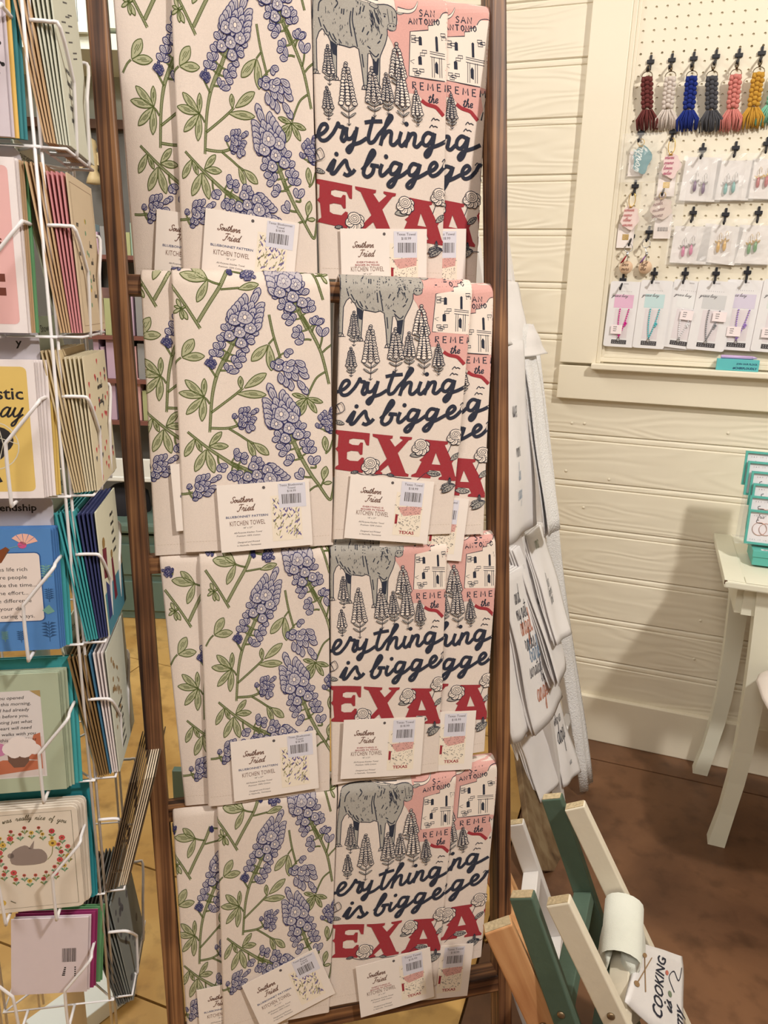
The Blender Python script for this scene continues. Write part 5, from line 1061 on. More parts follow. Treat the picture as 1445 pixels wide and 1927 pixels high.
def sheet(C, th, nrm, wob=.003, seed=1, nu=10, nv=18, bow=0.0):
    """folded cloth: four corners (near top, far top, far bottom, near bottom), thickness along nrm"""
    nt_, ft, fb, nb = (np.array(c, float) for c in C); nrm = np.array(nrm, float); P = []
    for lay in (0, 1):
        for j in range(nv):
            v = j / (nv - 1)
            for i in range(nu):
                u = i / (nu - 1); p = (nt_ * (1 - u) + ft * u) * (1 - v) + (nb * (1 - u) + fb * u) * v
                e = min(u, 1 - u) * nu / 1.6; rd = min(1, e) ; tt = th / 2 * (.35 + .65 * rd)
                o = wob * (math.sin(u * 7 + seed + v * 3) + .6 * math.sin(v * 9 + seed * 2)) * min(1, v * 3) + bow * math.sin(v * math.pi)
                P.append(p + nrm * (o + (tt if lay == 0 else -tt)))
    m = MB(); n = nu * nv; F = []
    for j in range(nv - 1):
        for i in range(nu - 1): a = j * nu + i; F.append((a, a + 1, a + nu + 1, a + nu)); F.append((n + a, n + a + nu, n + a + nu + 1, n + a + 1))
        a = j * nu; F.append((a, a + nu, n + a + nu, n + a)); a = j * nu + nu - 1; F.append((a, n + a, n + a + nu, a + nu))
    for i in range(nu - 1): F.append((i, n + i, n + i + 1, i + 1)); a = (nv - 1) * nu + i; F.append((a, a + 1, n + a + 1, n + a))
    m.add(P, F, 0, True); return m
def loc_quad(fr, pxs, off): return [(lambda q: (q[0], -off, q[1]))(mini_local(fr, p, off)) for p in pxs]
x0, x1 = .014, FC['wl'] - .014
t = thing('folded_towel', 'pale flannel towel folded over the upper rung of the cream ladder', 'towel', None)
lw_ = lambda x, y, z: np.array(FC['mw'] @ Vector((x, y, z)))
rn, rf = lw_(.085, .010, r1 + .016), lw_(FC['wl'] - .016, .010, r1 + .016); nx = np.array([FC['fn'][0], FC['fn'][1], 0]); nx /= np.linalg.norm(nx); zz_ = np.array([0, 0, 1.0])
sheet([rn + zz_ * .012 + nx * .012, rf + zz_ * .012 + nx * .012, rf - zz_ * .095 + nx * .028, rn - zz_ * .105 + nx * .026], .030, nx, .003, 2, 12, 14).obj('front_panel', MINTC, t)
sheet([rn + zz_ * .010 - nx * .022, rf + zz_ * .010 - nx * .022, rf - zz_ * .085 - nx * .030, rn - zz_ * .085 - nx * .030], .012, nx, .002, 3, 12, 12).obj('back_panel', MINTC, t)
q = MB(); P = []
for i in range(9):
    for k in range(9): a_ = math.pi * k / 8; P.append(rn + (rf - rn) * i / 8 - nx * .032 * math.cos(a_) - nx * .003 + zz_ * (.010 + .022 * math.sin(a_)))
q.grid(P, 9, 9); q.obj('fold', MINTC, t)
t = thing('cooking_towel', 'white towel printed with the word COOKING hung on the cream ladder', 'towel', FC['mw'])
t.matrix_basis = Matrix.Identity(4)
def on_ladder(px, off): x, z = mini_local(FC, px, off); return np.array(FC['mw'] @ Vector((x, -off, z)))
CT = [on_ladder(p_, o_) for p_, o_ in (((1176, 1885), .004), ((1208, 1775), .004), ((1282, 1800), .012), ((1285, 1990), .012))]; FN3 = np.array(FC['fn'])
sheet(CT, .006, FN3, .0012, 5).obj('cloth', WCOT, t)
p = Pr(); K = mat('ink_navy')
p.text('COOKING', .12, .46, .26, 0, ax=.62, shear=.15, bold=.014); cursive(p, 'is', .30, .26, .10, .022, 0, .3, ax=.8); p.text('my', .22, .03, .24, 0, ax=.7, shear=.3, bold=.012)
p.rib(cr([(.55, .2), (.68, .34), (.78, .24), (.70, .12), (.86, .06)], 5), .014, 0)
for c, m_, r_ in (((.72, .40), 1, .03), ((.50, .30), 2, .035), ((.12, .20), 1, .04), ((.14, .02), 2, .035)): p.disc(c, r_, m_, 1, ry=r_ * 1.3)
for a_, b_ in (((.30, .78), (.80, .92)), ((.32, .94), (.82, .76))): p.rib([a_, b_], .018, 3, 2); p.disc(b_ if b_[1] > .9 else a_, .04, 3, 2.5, ry=.05)
for k in range(2): cursive(p, 'ate', .5 + .16 * k, .95, .035, .008, 0, .2)
def fct(u, v, h):
    v = 1 - v; u, v = u[:, None], v[:, None]; q = (CT[0] * (1 - u) + CT[1] * u) * (1 - v) + (CT[3] * (1 - u) + CT[2] * u) * v
    o = .0012 * (np.sin(u * 7 + 5 + v * 3) + .6 * np.sin(v * 9 + 10)) * np.minimum(1, v * 3) + .0036
    return q + FN3 * (o + h[:, None])
p.obj('printed_lettering', fct, [K, mat('print_coral', (206, 120, 104), .9), mat('print_leaf', (128, 142, 118), .9), mat('print_spoon', (160, 130, 96), .9)], t, base=3e-4, dz=1e-4)
# ================================================================ tall white ladder with white towels
def same_z(px, z): return at_z(px, z)
def hang(pxs, yb, yt):
    """near top, far top, far bottom, near bottom pixels; depth of the near corners; each hem level"""
    NB = at_y(pxs[3], yb); FB = at_z(pxs[2], NB[2]); NT = at_y(pxs[0], yt); FT = at_z(pxs[1], NT[2])
    if not (NB[1] - .05 < FB[1] < NB[1] + .30): FB = NB + np.array([.09, .17, 0])
    if not (NT[1] - .1 < FT[1] < NT[1] + .24): FT = NT + (FB - NB) * .9
    return NT, FT, FB, NB
wn_ = np.array([.88, -.47, 0.0])
def white_towel(lab, pxs, yb, yt, layers=3, th=.005, mat_=None, seed=1, wob=.004, art=None, name='white_towel'):
    C = hang(pxs, yb, yt); base = (C[0] + C[1] + C[2] + C[3]) / 4
    t = thing(name, lab, 'towel', None, 'white towels on the tall white ladder')
    for k in range(layers):
        off = -wn_ * k * (th * 1.25); C2 = [c + off + np.array([0, 0, -.004 * k * (1 if k % 2 else -1)]) * (i > 1) for i, c in enumerate(C)]
        sheet(C2, th, wn_, wob, seed + .4 * k).obj('fold_layer', mat_ or WCOT, t)
    if art:
        p = Pr(); art(p)
        fr = [np.array(c) for c in C]
        def fn(u, v, h):
            u, v = u[:, None], v[:, None]; q = (fr[0] * (1 - u) + fr[1] * u) * (1 - v) + (fr[3] * (1 - u) + fr[2] * u) * v
            o = wob * (np.sin(u * 7 + seed + v * 3) + .6 * np.sin(v * 9 + seed * 2)) * np.minimum(1, v * 3) + th * .5 + .0012
            return q + wn_ * (o + h[:, None])
        p.v = [np.stack([q[:, 0], 1 - q[:, 1]], 1) for q in p.v]
        p.obj('printed_lettering', fn, [mat('ink_navy'), mat('ink_rainbow_a', (196, 120, 90), .9), mat('ink_rainbow_b', (110, 140, 170), .9), mat('print_leaf')], t, base=3e-4)
    return t
def art_lines(rows, lw=.012):
    def f(p):
        for (txt, x, y, sz, m_) in rows: cursive(p, txt, x, y, sz * .9, sz * .10, m_, .3)
    return f
white_towel('long white gauze throw hanging behind the white towels next to the wall', [(985, 640), (1012, 640), (1112, 1470), (1092, 1490)], 1.79, 1.99, 1, .012, GAUZE, 3, .006, None, 'gauze_throw')
white_towel('smooth white towel hanging just under the top rung, gauze throw behind it', [(975, 610), (1000, 600), (1052, 990), (1030, 1010)], 1.66, 1.74, 2, .006, GAUZE, 6)
white_towel('white towel on the topmost rung with a folded corner', [(925, 525), (962, 522), (1006, 616), (945, 650)], 1.62, 1.68, 2, .005, None, 1, .003)
white_towel('white towel flap with a frayed hem under the topmost towel', [(960, 610), (1003, 610), (1028, 702), (985, 672)], 1.70, 1.74, 1, .004, None, 2, .003)
white_towel('white towel stack with handwritten blue lettering on the upper rungs', [(938, 640), (985, 640), (1028, 958), (958, 1026)], 1.55, 1.66, 4, .006, None, 4, .004, art_lines([('uwe', .30, .62, .06, 0), ('mone', .30, .42, .05, 0), ('lun', .32, .30, .05, 2), ('crazy', .28, .20, .05, 2)]))
white_towel('white towel with sketched house lettering on the middle rung', [(990, 1010), (1018, 985), (1074, 1190), (1046, 1214)], 1.62, 1.72, 4, .006, None, 5, .003, art_lines([('vmo', .25, .85, .08, 3), ('her', .25, .50, .07, 0), ('to come', .2, .42, .06, 0), ('home', .25, .34, .07, 0)]))
white_towel('white towel with small black script on the middle rung', [(965, 1035), (1000, 1010), (1066, 1240), (1054, 1292)], 1.58, 1.68, 4, .006, None, 7, .003, art_lines([('he', .3, .75, .05, 0), ('nune', .3, .55, .05, 0), ('uv', .3, .3, .05, 0)]))
white_towel('white towel with rainbow handwritten lettering on the lower rung', [(940, 1090), (985, 1062), (1061, 1311), (1010, 1386)], 1.50, 1.58, 4, .007, None, 8, .004, art_lines([('and', .3, .80, .07, 0), ('my pet', .25, .70, .07, 0), ('angel', .25, .60, .08, 1), ('rocks', .25, .50, .07, 0), ('bark', .3, .42, .08, 2), ('scratch', .2, .33, .06, 0), ('be', .45, .26, .06, 0), ('angela', .25, .16, .08, 1)]))
white_towel('plain white towels folded on the lower rung beside the stained rail', [(915, 1150), (955, 1120), (1000, 1370), (965, 1400)], 1.46, 1.52, 4, .007, None, 9, .003)
white_towel('white towel with black script lettering at the foot of the tall ladder', [(1030, 1345), (1052, 1315), (1092, 1452), (1060, 1482)], 1.68, 1.74, 3, .006, None, 10, .003, art_lines([('who we', .2, .80, .09, 0), ('dogs', .2, .55, .16, 0), ('nune', .5, .2, .05, 0)]))
white_towel('white towel bundle at the bottom rung above the ladder foot', [(975, 1385), (1020, 1360), (1052, 1470), (1015, 1510)], 1.60, 1.64, 5, .006, None, 12, .002)
t = thing('tall_white_ladder', 'tall white ladder leaning on the boarded wall, hidden under white towels', 'ladder', None)
topN, botN = at_y((905, 420), 1.74), at_z((1075, 1545), .006)
topF = topN + np.array([.10, .21, 0]); botF = botN + np.array([.10, .21, 0])
def beam(m, a, b, w1, w2, side):
    a, b = Vector(a), Vector(b); d = b - a; z = d.normalized(); x = Vector(side); x = (x - z * x.dot(z)).normalized(); y = z.cross(x); R = Matrix((x, y, z)).transposed(); m.box((a + b) / 2, (w1, w2, d.length), rot=R, bev=.002); return m
for a, b in ((topN, botN), (topF, botF)): beam(MB(), a - wn_ * .03, b - wn_ * .03, .036, .02, wn_).obj('rail', WHITEW, t)
for u in (.08, .3, .5, .7, .88): a = topN * (1 - u) + botN * u - wn_ * .03; b = topF * (1 - u) + botF * u - wn_ * .03; beam(MB(), a + (b - a) * .05, b - (b - a) * .05, .024, .02, wn_).obj('rung', WHITEW, t)
GRAYW = wood('weathered_board', (84, 66, 48), (116, 94, 68), (138, 120, 92), 'z', 30, .7, .2)
a, b = at_y((985, 1330), 1.78), at_z((1030, 1640), .004)
t = tag(beam(MB(), a, b, .14, .016, (.5, .87, 0)).obj('weathered_board', GRAYW), 'weathered brown board leaning behind the short painted ladders', 'board')
# ================================================================ greeting card spinner
psi = math.radians(10.0); E1 = np.array([math.cos(psi), math.sin(psi), 0]); E2 = np.array([-math.sin(psi), math.cos(psi), 0]); NA, NB_ = -E2, E1
KC = np.array([-.368, .84, 0.0]); ZR = HC + np.array([.149, -.043, -.225, -.414, -.609, -.789, -.975]); PW = .136
WIRE = mat('white_wire', (232, 228, 230), .35, spec=.5); rack = thing('card_spinner', 'white wire greeting card spinner rack standing beside the stained ladder', 'card rack', T3((KC[0], KC[1], 0)))
lo = lambda p: tuple(np.asarray(p) - KC)
side = PW + .012; corners = [KC, KC - E1 * side, KC - E1 * side + E2 * side, KC + E2 * side]
ztop, zbot = 1.95, .17
for k, c in enumerate(corners):
    for d in ((-E1 * .005 + E2 * .001), (E2 * .007)):
        m = MB(); m.tube([lo(c + d + np.array([0, 0, zbot])), lo(c + d + np.array([0, 0, ztop]))], .0019, 7); m.obj('upright_wire', WIRE, rack)
for z in list(ZR - .004) + [ZR[0] + .18]:
    m = MB(); m.tube([lo(c + np.array([0, 0, z])) for c in corners], .0017, 6, closed=True); m.obj('ring_wire', WIRE, rack)
cen = (corners[0] + corners[2]) / 2
m = MB(); m.tube([lo(cen + np.array([0, 0, .03])), lo(cen + np.array([0, 0, ztop]))], .014, 12); m.obj('pole', WIRE, rack)
for z in ZR[::2]:
    for c in corners: m = MB(); m.tube([lo(cen + np.array([0, 0, z - .004])), lo(c + np.array([0, 0, z - .004]))], .0016, 5); m.obj('spoke', WIRE, rack)
fa, fb_ = at_z((70, 1960), .02), at_z((232, 1838), .02)
for a, b in ((fa, fb_), (cen * np.array([1, 1, 0]) + np.array([-.25, .12, .02]), cen * np.array([1, 1, 0]) + np.array([.25, .35, .02]))):
    q = beam(MB(), lo(a), lo(b), .08, .036, (b[1] - a[1], a[0] - b[0], 0)); q.v = [(x, y, max(.002, z)) for x, y, z in q.v]; q.obj('foot', mat('white_laminate', (226, 232, 230), .35), rack); break
def pocket_wire(o, e, n, z, K=1.0):
    """wire basket: two bent front wires and a floor loop"""
    W2 = PW / 2; pt = lambda x, out, zz: lo(o + e * x + n * out * K + np.array([0, 0, z + zz]))
    m = MB()
    for s_ in (-1, 1):
        m.tube([tuple(p) for p in cr([pt(s_ * W2, .0, .112), pt(s_ * W2, .026, .112), pt(s_ * (W2 - .001), .038, .108), pt(s_ * W2 * .55, .041, .072), pt(s_ * W2 * .48, .041, .060), pt(s_ * W2 * .46, .038, .0), pt(s_ * W2 * .46, .036, -.004)], 3)] + [pt(s_ * W2 * .46, .0, -.004)], .0021, 7)
    if K < 1: m.tube([pt(-W2, .0, -.004), pt(-W2, .034, -.004), pt(W2, .034, -.004), pt(W2, .0, -.004)], .0017, 6)
    return m.obj('pocket_wire', WIRE, rack)
OA, OB = KC - E1 * (PW / 2 + .016), KC + E2 * (PW / 2 + .004)
for z in ZR: pocket_wire(OA, E1, NA, z); pocket_wire(OB, E2, NB_, z, .74)
_cm = {}
def card_mesh(w_, h, th, m_, rnd_=0.0):
    k = (w_, h, th, m_.name, rnd_)
    if k not in _cm:
        q = MB()
        if rnd_:
            P = []
            for cx_, cz, a0 in ((w_ / 2 - rnd_, rnd_, -90), (w_ / 2 - rnd_, h - rnd_, 0), (-w_ / 2 + rnd_, h - rnd_, 90), (-w_ / 2 + rnd_, rnd_, 180)): P += [(cx_ + rnd_ * math.cos(math.radians(a0 + i * 30)), cz + rnd_ * math.sin(math.radians(a0 + i * 30))) for i in range(4)]
            q.prism(P, -th / 2, th / 2)
        else: q.box((0, 0, h / 2), (w_, th, h))
        _cm[k] = q.mesh('card', m_)
    return _cm[k]
PAPER = {}
def paper(name, col=(200, 200, 200)): return mat('paper_' + name.replace(' ', '_'), col, .7, var=.02, vs_=80)
def stack(face, row, items, tilt=(7, 2), desc='', dz=0.0, out0=.006, gap=.0027, spread=.003, arts=None, w0=.124, rot=0.0, sx=0.0, zs=1.0):
    """items from the back: (name, label, category, colour, w, h, rounded)"""
    o, e, n = (OA, E1, NA) if face == 'A' else (OB, E2, NB_); N = len(items); res = []
    for k, (nm_, lab, cat, pap, w_, h, rd) in enumerate(items):
        u = k / max(1, N - 1); ti = math.radians(tilt[0] + (tilt[1] - tilt[0]) * u); out = out0 + gap * k
        zz = np.array([0, 0, 1.0]); up = zz * math.cos(ti) - n * math.sin(ti); nn = n * math.cos(ti) + zz * math.sin(ti)
        sh = (spread * (N - 1 - k) if face == 'A' else -spread * .4 * (N - 1 - k)) + rnd.uniform(-.0012, .0012) + sx
        M = frame(o + e * sh + n * out + zz * (ZR[row] + .0005 + dz), e, -nn, up) @ Matrix.Rotation(rot, 4, 'Y')
        ob = thing(nm_, lab, cat, M, desc) if (arts and k == N - 1) else None
        me = card_mesh(w_, h, .0017, pap, rd)
        if ob is None: ob = link(nm_, me, None, M); tag(ob, lab if lab != items[-1][1] or not arts else 'spare copy behind the ' + lab, cat, desc)
        else:
            link('card_body', me, ob)
            for nm2, pr_, mats in arts:
                pr_.v = [q_ * np.array([1.0, zs]) for q_ in pr_.v]
                pr_.obj(nm2, flat(-.00085), mats, ob, base=1.2e-4, dz=6e-5)
        res.append(ob)
    return res
def its(nm_, lab, cat, pap, n, w_=.124, h=.174, rd=0.0): return [(nm_, lab, cat, pap, w_, h, rd)] * n
GC, EN = 'greeting_card', 'envelope'
INK = paper('ink_black', (46, 42, 44)); BRN = paper('ink_brown', (112, 60, 48))
def rrect(p, x0, z0, x1, z1, r, m_, z=0):
    P = []
    for cx_, cz, a0 in ((x1 - r, z0 + r, -90), (x1 - r, z1 - r, 0), (x0 + r, z1 - r, 90), (x0 + r, z0 + r, 180)): P += [(cx_ + r * math.cos(math.radians(a0 + i * 30)), cz + r * math.sin(math.radians(a0 + i * 30))) for i in range(4)]
    p.poly(P, m_, z)
HW = .062
# face A, from the top
p = Pr(); 
for a, b in (((.052, .075), (.058, .085)), ((.054, .070), (.060, .066)), ((.050, .066), (.055, .058))): p.rib([a, b], .002, 0); p.disc(b, .002, 0)
stack('A', 0, its(EN, 'teal envelope behind the lilac cards', 'envelope', paper('teal', (60, 128, 136)), 2) + its(EN, 'golden yellow envelope behind the lilac cards', 'envelope', paper('gold', (226, 184, 100)), 1) + its(GC, 'lilac grey card with a small black sprig', 'card', paper('lilac', (206, 194, 202)), 2), desc='cards and envelopes in the lilac card pocket', arts=[('sprig_print', p, [INK])], tilt=(6, 4))
HEAD = paper('header_grey', (206, 200, 208)); HEADB = paper('header_mint', (208, 212, 196))
def header(face, row, text, lab, right=True):
    p = Pr(); hd = HEAD if face == 'A' else HEADB
    p.text(text, .046 if face == 'A' else -.020, .167 if face == 'A' else .182, .0115 if face == 'A' else .012, 0, align='r' if face == 'A' else 'c', bold=.02 if face == 'A' else 0, ax=1.15 if face == 'A' else 1.25)
    if not text: p = None
    return stack(face, row, [('divider_card', lab, 'divider card', hd, .128, .188 if face == 'A' else .200, .012)], desc='lettered divider cards', arts=[('lettering', p, [INK])] if p else None, out0=.0035 if face == 'A' else .001, tilt=(3, 3) if face == 'A' else (9, 9))
header('A', 1, '', 'blank grey divider card behind the pink cards'); header('A', 2, 'y', 'grey divider card behind the yellow cards'); header('A', 3, 'Friendship', 'grey divider card lettered Friendship behind the blue cards')
p = Pr(); rrect(p, -HW + .006, .009, HW - .007, .166, .005, 0, 0); p.lay = 2; p.text('d', .030, .142, .017, 1, bold=.02); cursive(p, 'e', .030, .112, .013, .003, 1, .2); p.text('nes', .044, .088, .016, 1, align='r', bold=.01)
for z in (.038, .052): p.rect(.034, z, .044, z + .008, 1)
stack('A', 1, its(EN, 'green envelope behind the pink cards', 'envelope', paper('green', (104, 158, 112)), 2) + its(EN, 'kraft envelope behind the pink cards', 'envelope', paper('kraft', (198, 166, 130)), 2) + its(GC, 'white bordered pink card with brown lettering', 'card', paper('white', (236, 226, 226)), 3), desc='cards and envelopes in the pink card pocket', arts=[('pink_panel', p, [paper('pink', (228, 178, 176)), BRN])], tilt=(6, 3), spread=.0012)
p = Pr(); rrect(p, -HW + .006, .009, HW - .008, .166, .006, 0, 0); p.lay = 2; p.text('stic', .049, .126, .021, 1, align='r', bold=.015); cursive(p, 'ay', .022, .104, .012, .0022, 1, .3); cursive(p, 'n', .008, .152, .010, .002, 1, .3)
for c, r_ in (((.018, .075), .017), ((.012, .062), .014)): p.disc(c, r_, 1, n=18)
q = [(.014 + .026 * math.cos(t), .068 + .030 * math.sin(t)) for t in [i * .2618 for i in range(24)]]; p.rib(q, .0012, 2, 3, closed=True); p.rib([(-.01, .070), (.02, .078), (.039, .070)], .0009, 2, 3); p.rib([(.020, .096), (.024, .07), (.016, .04)], .0009, 2, 3); p.poly([(.0, .03), (.015, .034), (.02, .022), (.005, .016)], 1, 2)
stack('A', 2, its(EN, 'yellow envelope behind the yellow cards', 'envelope', paper('yellow', (222, 190, 108)), 2, .124, .152) + its(GC, 'white bordered yellow card with a dark round motif', 'card', paper('white'  , (236, 226, 226)), 5, .124, .153), desc='cards and envelopes in the yellow card pocket', arts=[('yellow_panel', p, [paper('yellow_panel', (222, 190, 110)), INK, paper('glitter', (214, 206, 190))])], tilt=(6, 3), spread=.0022, zs=.88)
p = Pr(); rrect(p, -HW + .012, .042, HW - .013, .142, .006, 4, 0); rrect(p, -HW + .0135, .0435, HW - .0145, .1405, .005, 0, 1); p.lay = 2
for k, (tx, xr) in enumerate((('at makes life rich', .033), ('ose rare people', .032), ('s who make the time...', .042), ('make the effort...', .032), ('ake the difference', .035), ('in your day', .027), ('h their caring ways.', .037))): p.text(tx, xr, .1155 - .0112 * k, .0078, 1, align='r')
def sprig(p, x, z, h, m_, n=5):
    p.rib([(x, z), (x, z + h)], .0007, m_)
    for k in range(n):
        zz = z + h * (.2 + .75 * k / n)
        for s_ in (-1, 1): p.poly([(x, zz), (x + s_ * h * .28, zz + h * .12), (x + s_ * h * .1, zz + h * .16)], m_)
for x, z, h, m_ in ((.052, .012, .030, 2), (.020, .012, .018, 2), (-.01, .010, .022, 3), (.055, .070, .02, 2), (.054, .10, .024, 3), (.002, .014, .016, 3)): sprig(p, x, z, h, m_)
for k in range(5): a = .3 + k * .45; p.poly([(.032, .152), (.032 + .016 * math.cos(a), .152 + .016 * math.sin(a)), (.032 + .016 * math.cos(a + .4), .152 + .016 * math.sin(a + .4))], 5)
p.disc((.030, .152), .005, 6); p.rib([(.010, .136), (.016, .148), (.030, .152)], .0008, 3); p.poly([(.0, .142), (.012, .150), (.016, .146), (.006, .128), (-.006, .122)], 7); p.poly([(.046, .058), (.054, .066), (.060, .056), (.052, .052)], 3)
stack('A', 3, its(EN, 'teal envelope behind the blue cards', 'envelope', paper('aqua', (70, 164, 170)), 2, .127, .163) + its(GC, 'blue floral card with a cream verse panel', 'card', paper('blue', (84, 134, 196)), 4, .124, .150), desc='cards and envelopes in the blue card pocket', arts=[('verse_print', p, [paper('panel', (232, 218, 212)), INK, paper('deep_blue', (48, 84, 130)), paper('seafoam', (120, 170, 160)), paper('rim_blue', (52, 92, 150)), paper('peach', (236, 182, 166)), paper('magenta_dot', (204, 88, 140)), mat('copper_foil', (186, 116, 84), .3, metal=.8)])], tilt=(6, 3), spread=.002, zs=.86)
p = Pr(); p.rect(-HW + .008, .022, HW - .022, .150, 0); p.lay = 1; p.rect(-HW + .010, .024, HW - .024, .082, 5)
p.poly([(-.04, .026), (.036, .034), (.036, .046), (-.01, .050), (-.04, .040)], 6, 2); p.poly([(.018, .05), (.036, .046), (.036, .088), (.028, .085)], 6, 2)
for k, (tx, xr) in enumerate((('When you opened', .021), ('r eyes this morning,', .028), ('e Lord had already', .026), ('gone before you,', .024), ('ticipating just what', .028), ('your heart will need', .027), ('He walks with you', .031), ('rough this time of loss', .031))): p.text(tx, xr, .1385 - .0088 * k, .0066, 1, 3, align='r', shear=.2)
p.poly([(-.004, .060), (.022, .060), (.020, .046), (.014, .038), (.002, .038), (-.004, .048)], 2, 4)
for c, r_, m_ in (((.0, .066), .010, 3), ((.010, .072), .013, 3), ((.020, .070), .011, 3), ((.028, .064), .008, 3), ((.004, .060), .008, 3), ((.016, .061), .009, 3), ((-.014, .066), .010, 4), ((-.020, .061), .008, 4)): p.disc(c, r_, m_, 5 + rnd.random(), 12)
p.poly([(.028, .150), (.040, .150), (.040, .140)], 7, 4)
stack('A', 4, its(EN, 'deep teal envelope behind the sage cards', 'envelope', paper('aqua', (70, 164, 170)), 2, .127, .172) + its(GC, 'sage green card with a verse over a vase of white flowers', 'card', paper('sage', (178, 188, 164)), 4, .124, .160), desc='cards and envelopes in the sage card pocket', arts=[('photo_panel', p, [paper('photo', (222, 214, 214)), INK, paper('vase', (116, 86, 74)), paper('petal', (236, 224, 222)), paper('petal_pink', (200, 130, 170)), paper('photo_wall', (214, 200, 198)), paper('photo_table', (190, 112, 84)), paper('gold_corner', (176, 150, 100))])], tilt=(6, 3), spread=.003, sx=-.008, zs=.92)
p = Pr(); q = [(-HW + .006, .006), (HW - .006, .006), (HW - .006, .146), (-HW + .006, .146)]; p.rib(q, .0006, 0, 0, closed=True); p.lay = 1
g = random.Random(4)
for k in range(34):
    a = 2 * math.pi * k / 34 * (1); ring = 1.0 if k % 2 else .80; x, z = .002 + .047 * ring * math.cos(a), .082 + .040 * ring * math.sin(a)
    ty = g.choice((0, 1, 2)); c1 = g.choice((1, 2, 3))
    p.rib([(x, z - .006), (x, z + .002)], .0007, 4)
    for s_ in (-1, 1): p.poly([(x, z - .005), (x + s_ * .005, z - .001), (x + s_ * .002, z + .0005)], g.choice((4, 5)))
    p.disc((x, z + .004), g.uniform(.0022, .0042), c1, 2, 7); p.disc((x, z + .004), .0013, 6, 3, 6)
ol = cr([(-.022, .074), (-.020, .092), (-.004, .100), (.004, .094), (.016, .092), (.022, .082), (.018, .072), (-.002, .070)], 3, True); p.poly(ol, 7, 1); p.disc((-.022, .086), .004, 7, 1); p.poly([(.0, .094), (.008, .106), (.006, .094)], 7, 1)
p.rib(cr([(.022, .076), (.028, .084), (.030, .098)], 3), .0009, 5, 1); p.disc((.030, .100), .0052, 3, 2, 8); p.disc((.030, .100), .002, 6, 3, 6); p.disc((-.038, .016), .0045, 3, 2); p.rib([(-.028, .018), (-.022, .014)], .0012, 0, 2)
tx = 'That was really nice of you'; xs = np.linspace(-.046, .048, len(tx)); 
pen = -.046
for ch in tx:
    u = pen / .05; z = .127 + .010 * (1 - u * u)
    if ch != ' ': wch = cursive(p, ch if ch in CUR else ch.lower(), pen, z, .0036, .0008, 0, .25, rot=-u * .28, sub=3)
    pen += .0042 if ch == ' ' else wch + .0002
stack('A', 5, its(EN, 'dark teal envelope behind the floral wreath cards', 'envelope', paper('deep_teal', (44, 138, 152)), 2, .130, .168, .003) + its(GC, 'cream rounded card with a floral wreath around a grey rabbit', 'card', paper('cream', (230, 218, 204)), 5, .126, .152, .008), desc='cards and envelopes in the wreath card pocket', arts=[('wreath_print', p, [paper('ink_olive', (110, 104, 84)), paper('coral', (206, 84, 86)), paper('rose_red', (190, 62, 74)), paper('mustard', (214, 178, 86)), paper('leaf_green', (104, 150, 116)), paper('leaf_olive', (130, 130, 70)), paper('seed', (110, 84, 50)), paper('rabbit', (150, 134, 128))])], tilt=(8, 2), spread=.002)
p = Pr(); x = .016; g = random.Random(8)
while x < .034: w_ = g.choice((.0006, .001, .0014)); p.rect(x, .050, x + w_, .072, 0); x += w_ + g.choice((.0006, .001))
for k in range(5): p.rect(.016 + .0007 * k, .028 + .003 * k, .020 + .0003 * k, .030 + .003 * k, 0); p.rect(.032, .026 + .0035 * k, .034, .028 + .0035 * k, 0)
stack('A', 6, its(EN, 'green envelope at the bottom of the spinner', 'envelope', paper('green'), 3, .098, .120) + its(EN, 'magenta envelope behind the barcoded card', 'envelope', paper('magenta', (150, 50, 104)), 2, .102, .122) + its(GC, 'white card turned around to show its barcode, bottom pocket', 'card', paper('lilac_white', (222, 208, 214)), 2, .098, .120), desc='cards and envelopes in the bottom pocket', arts=[('barcode', p, [INK])], tilt=(5, 3), spread=.003, dz=.045, rot=.08, sx=.006)
# face B, seen almost edge on
p = Pr(); g = random.Random(6)
for k in range(9): x = g.uniform(-.03, .02); p.rib([(x, .10 + .006 * k), (x + .022, .106 + .006 * k)], .0015, 0)
for k in range(5): squiggle(p, -.04, .075 - .012 * k, 6, .004, .0009, 0, k)
stack('B', 0, its(EN, 'kraft envelope in the topmost side pocket', 'envelope', paper('kraft'), 4) + its(GC, 'pale mint card with dark feather strokes, topmost side pocket', 'card', paper('pale_mint', (206, 206, 190)), 5), desc='cards and envelopes in the feather card pocket', arts=[('feather_print', p, [paper('ink_grey', (92, 90, 88))])], tilt=(8, 3))
header('B', 1, 'Encouragement', 'mint divider card above the rose and beige cards'); header('B', 2, 'Baby Shower', 'mint divider card lettered Baby Shower'); header('B', 3, 'Special Friend', 'mint divider card lettered Special Friend'); header('B', 4, 'Sympathy', 'mint divider card lettered Sympathy')
p = Pr(); p.rib([(-HW + .006, .008), (HW - .006, .008), (HW - .006, .166), (-HW + .006, .166)], .0008, 1, closed=True)
for k in range(4): squiggle(p, -.045, .12 - .016 * k, 3, .004, .0009, 0, k + 3)
for k in range(12): p.disc((-.005 + g.uniform(-.012, .012), .02 + g.random() * .12), .003, g.choice((2, 3)))
for k in range(4): squiggle(p, .014, .10 - .02 * k, 4, .004, .0009, 0, k + 9)
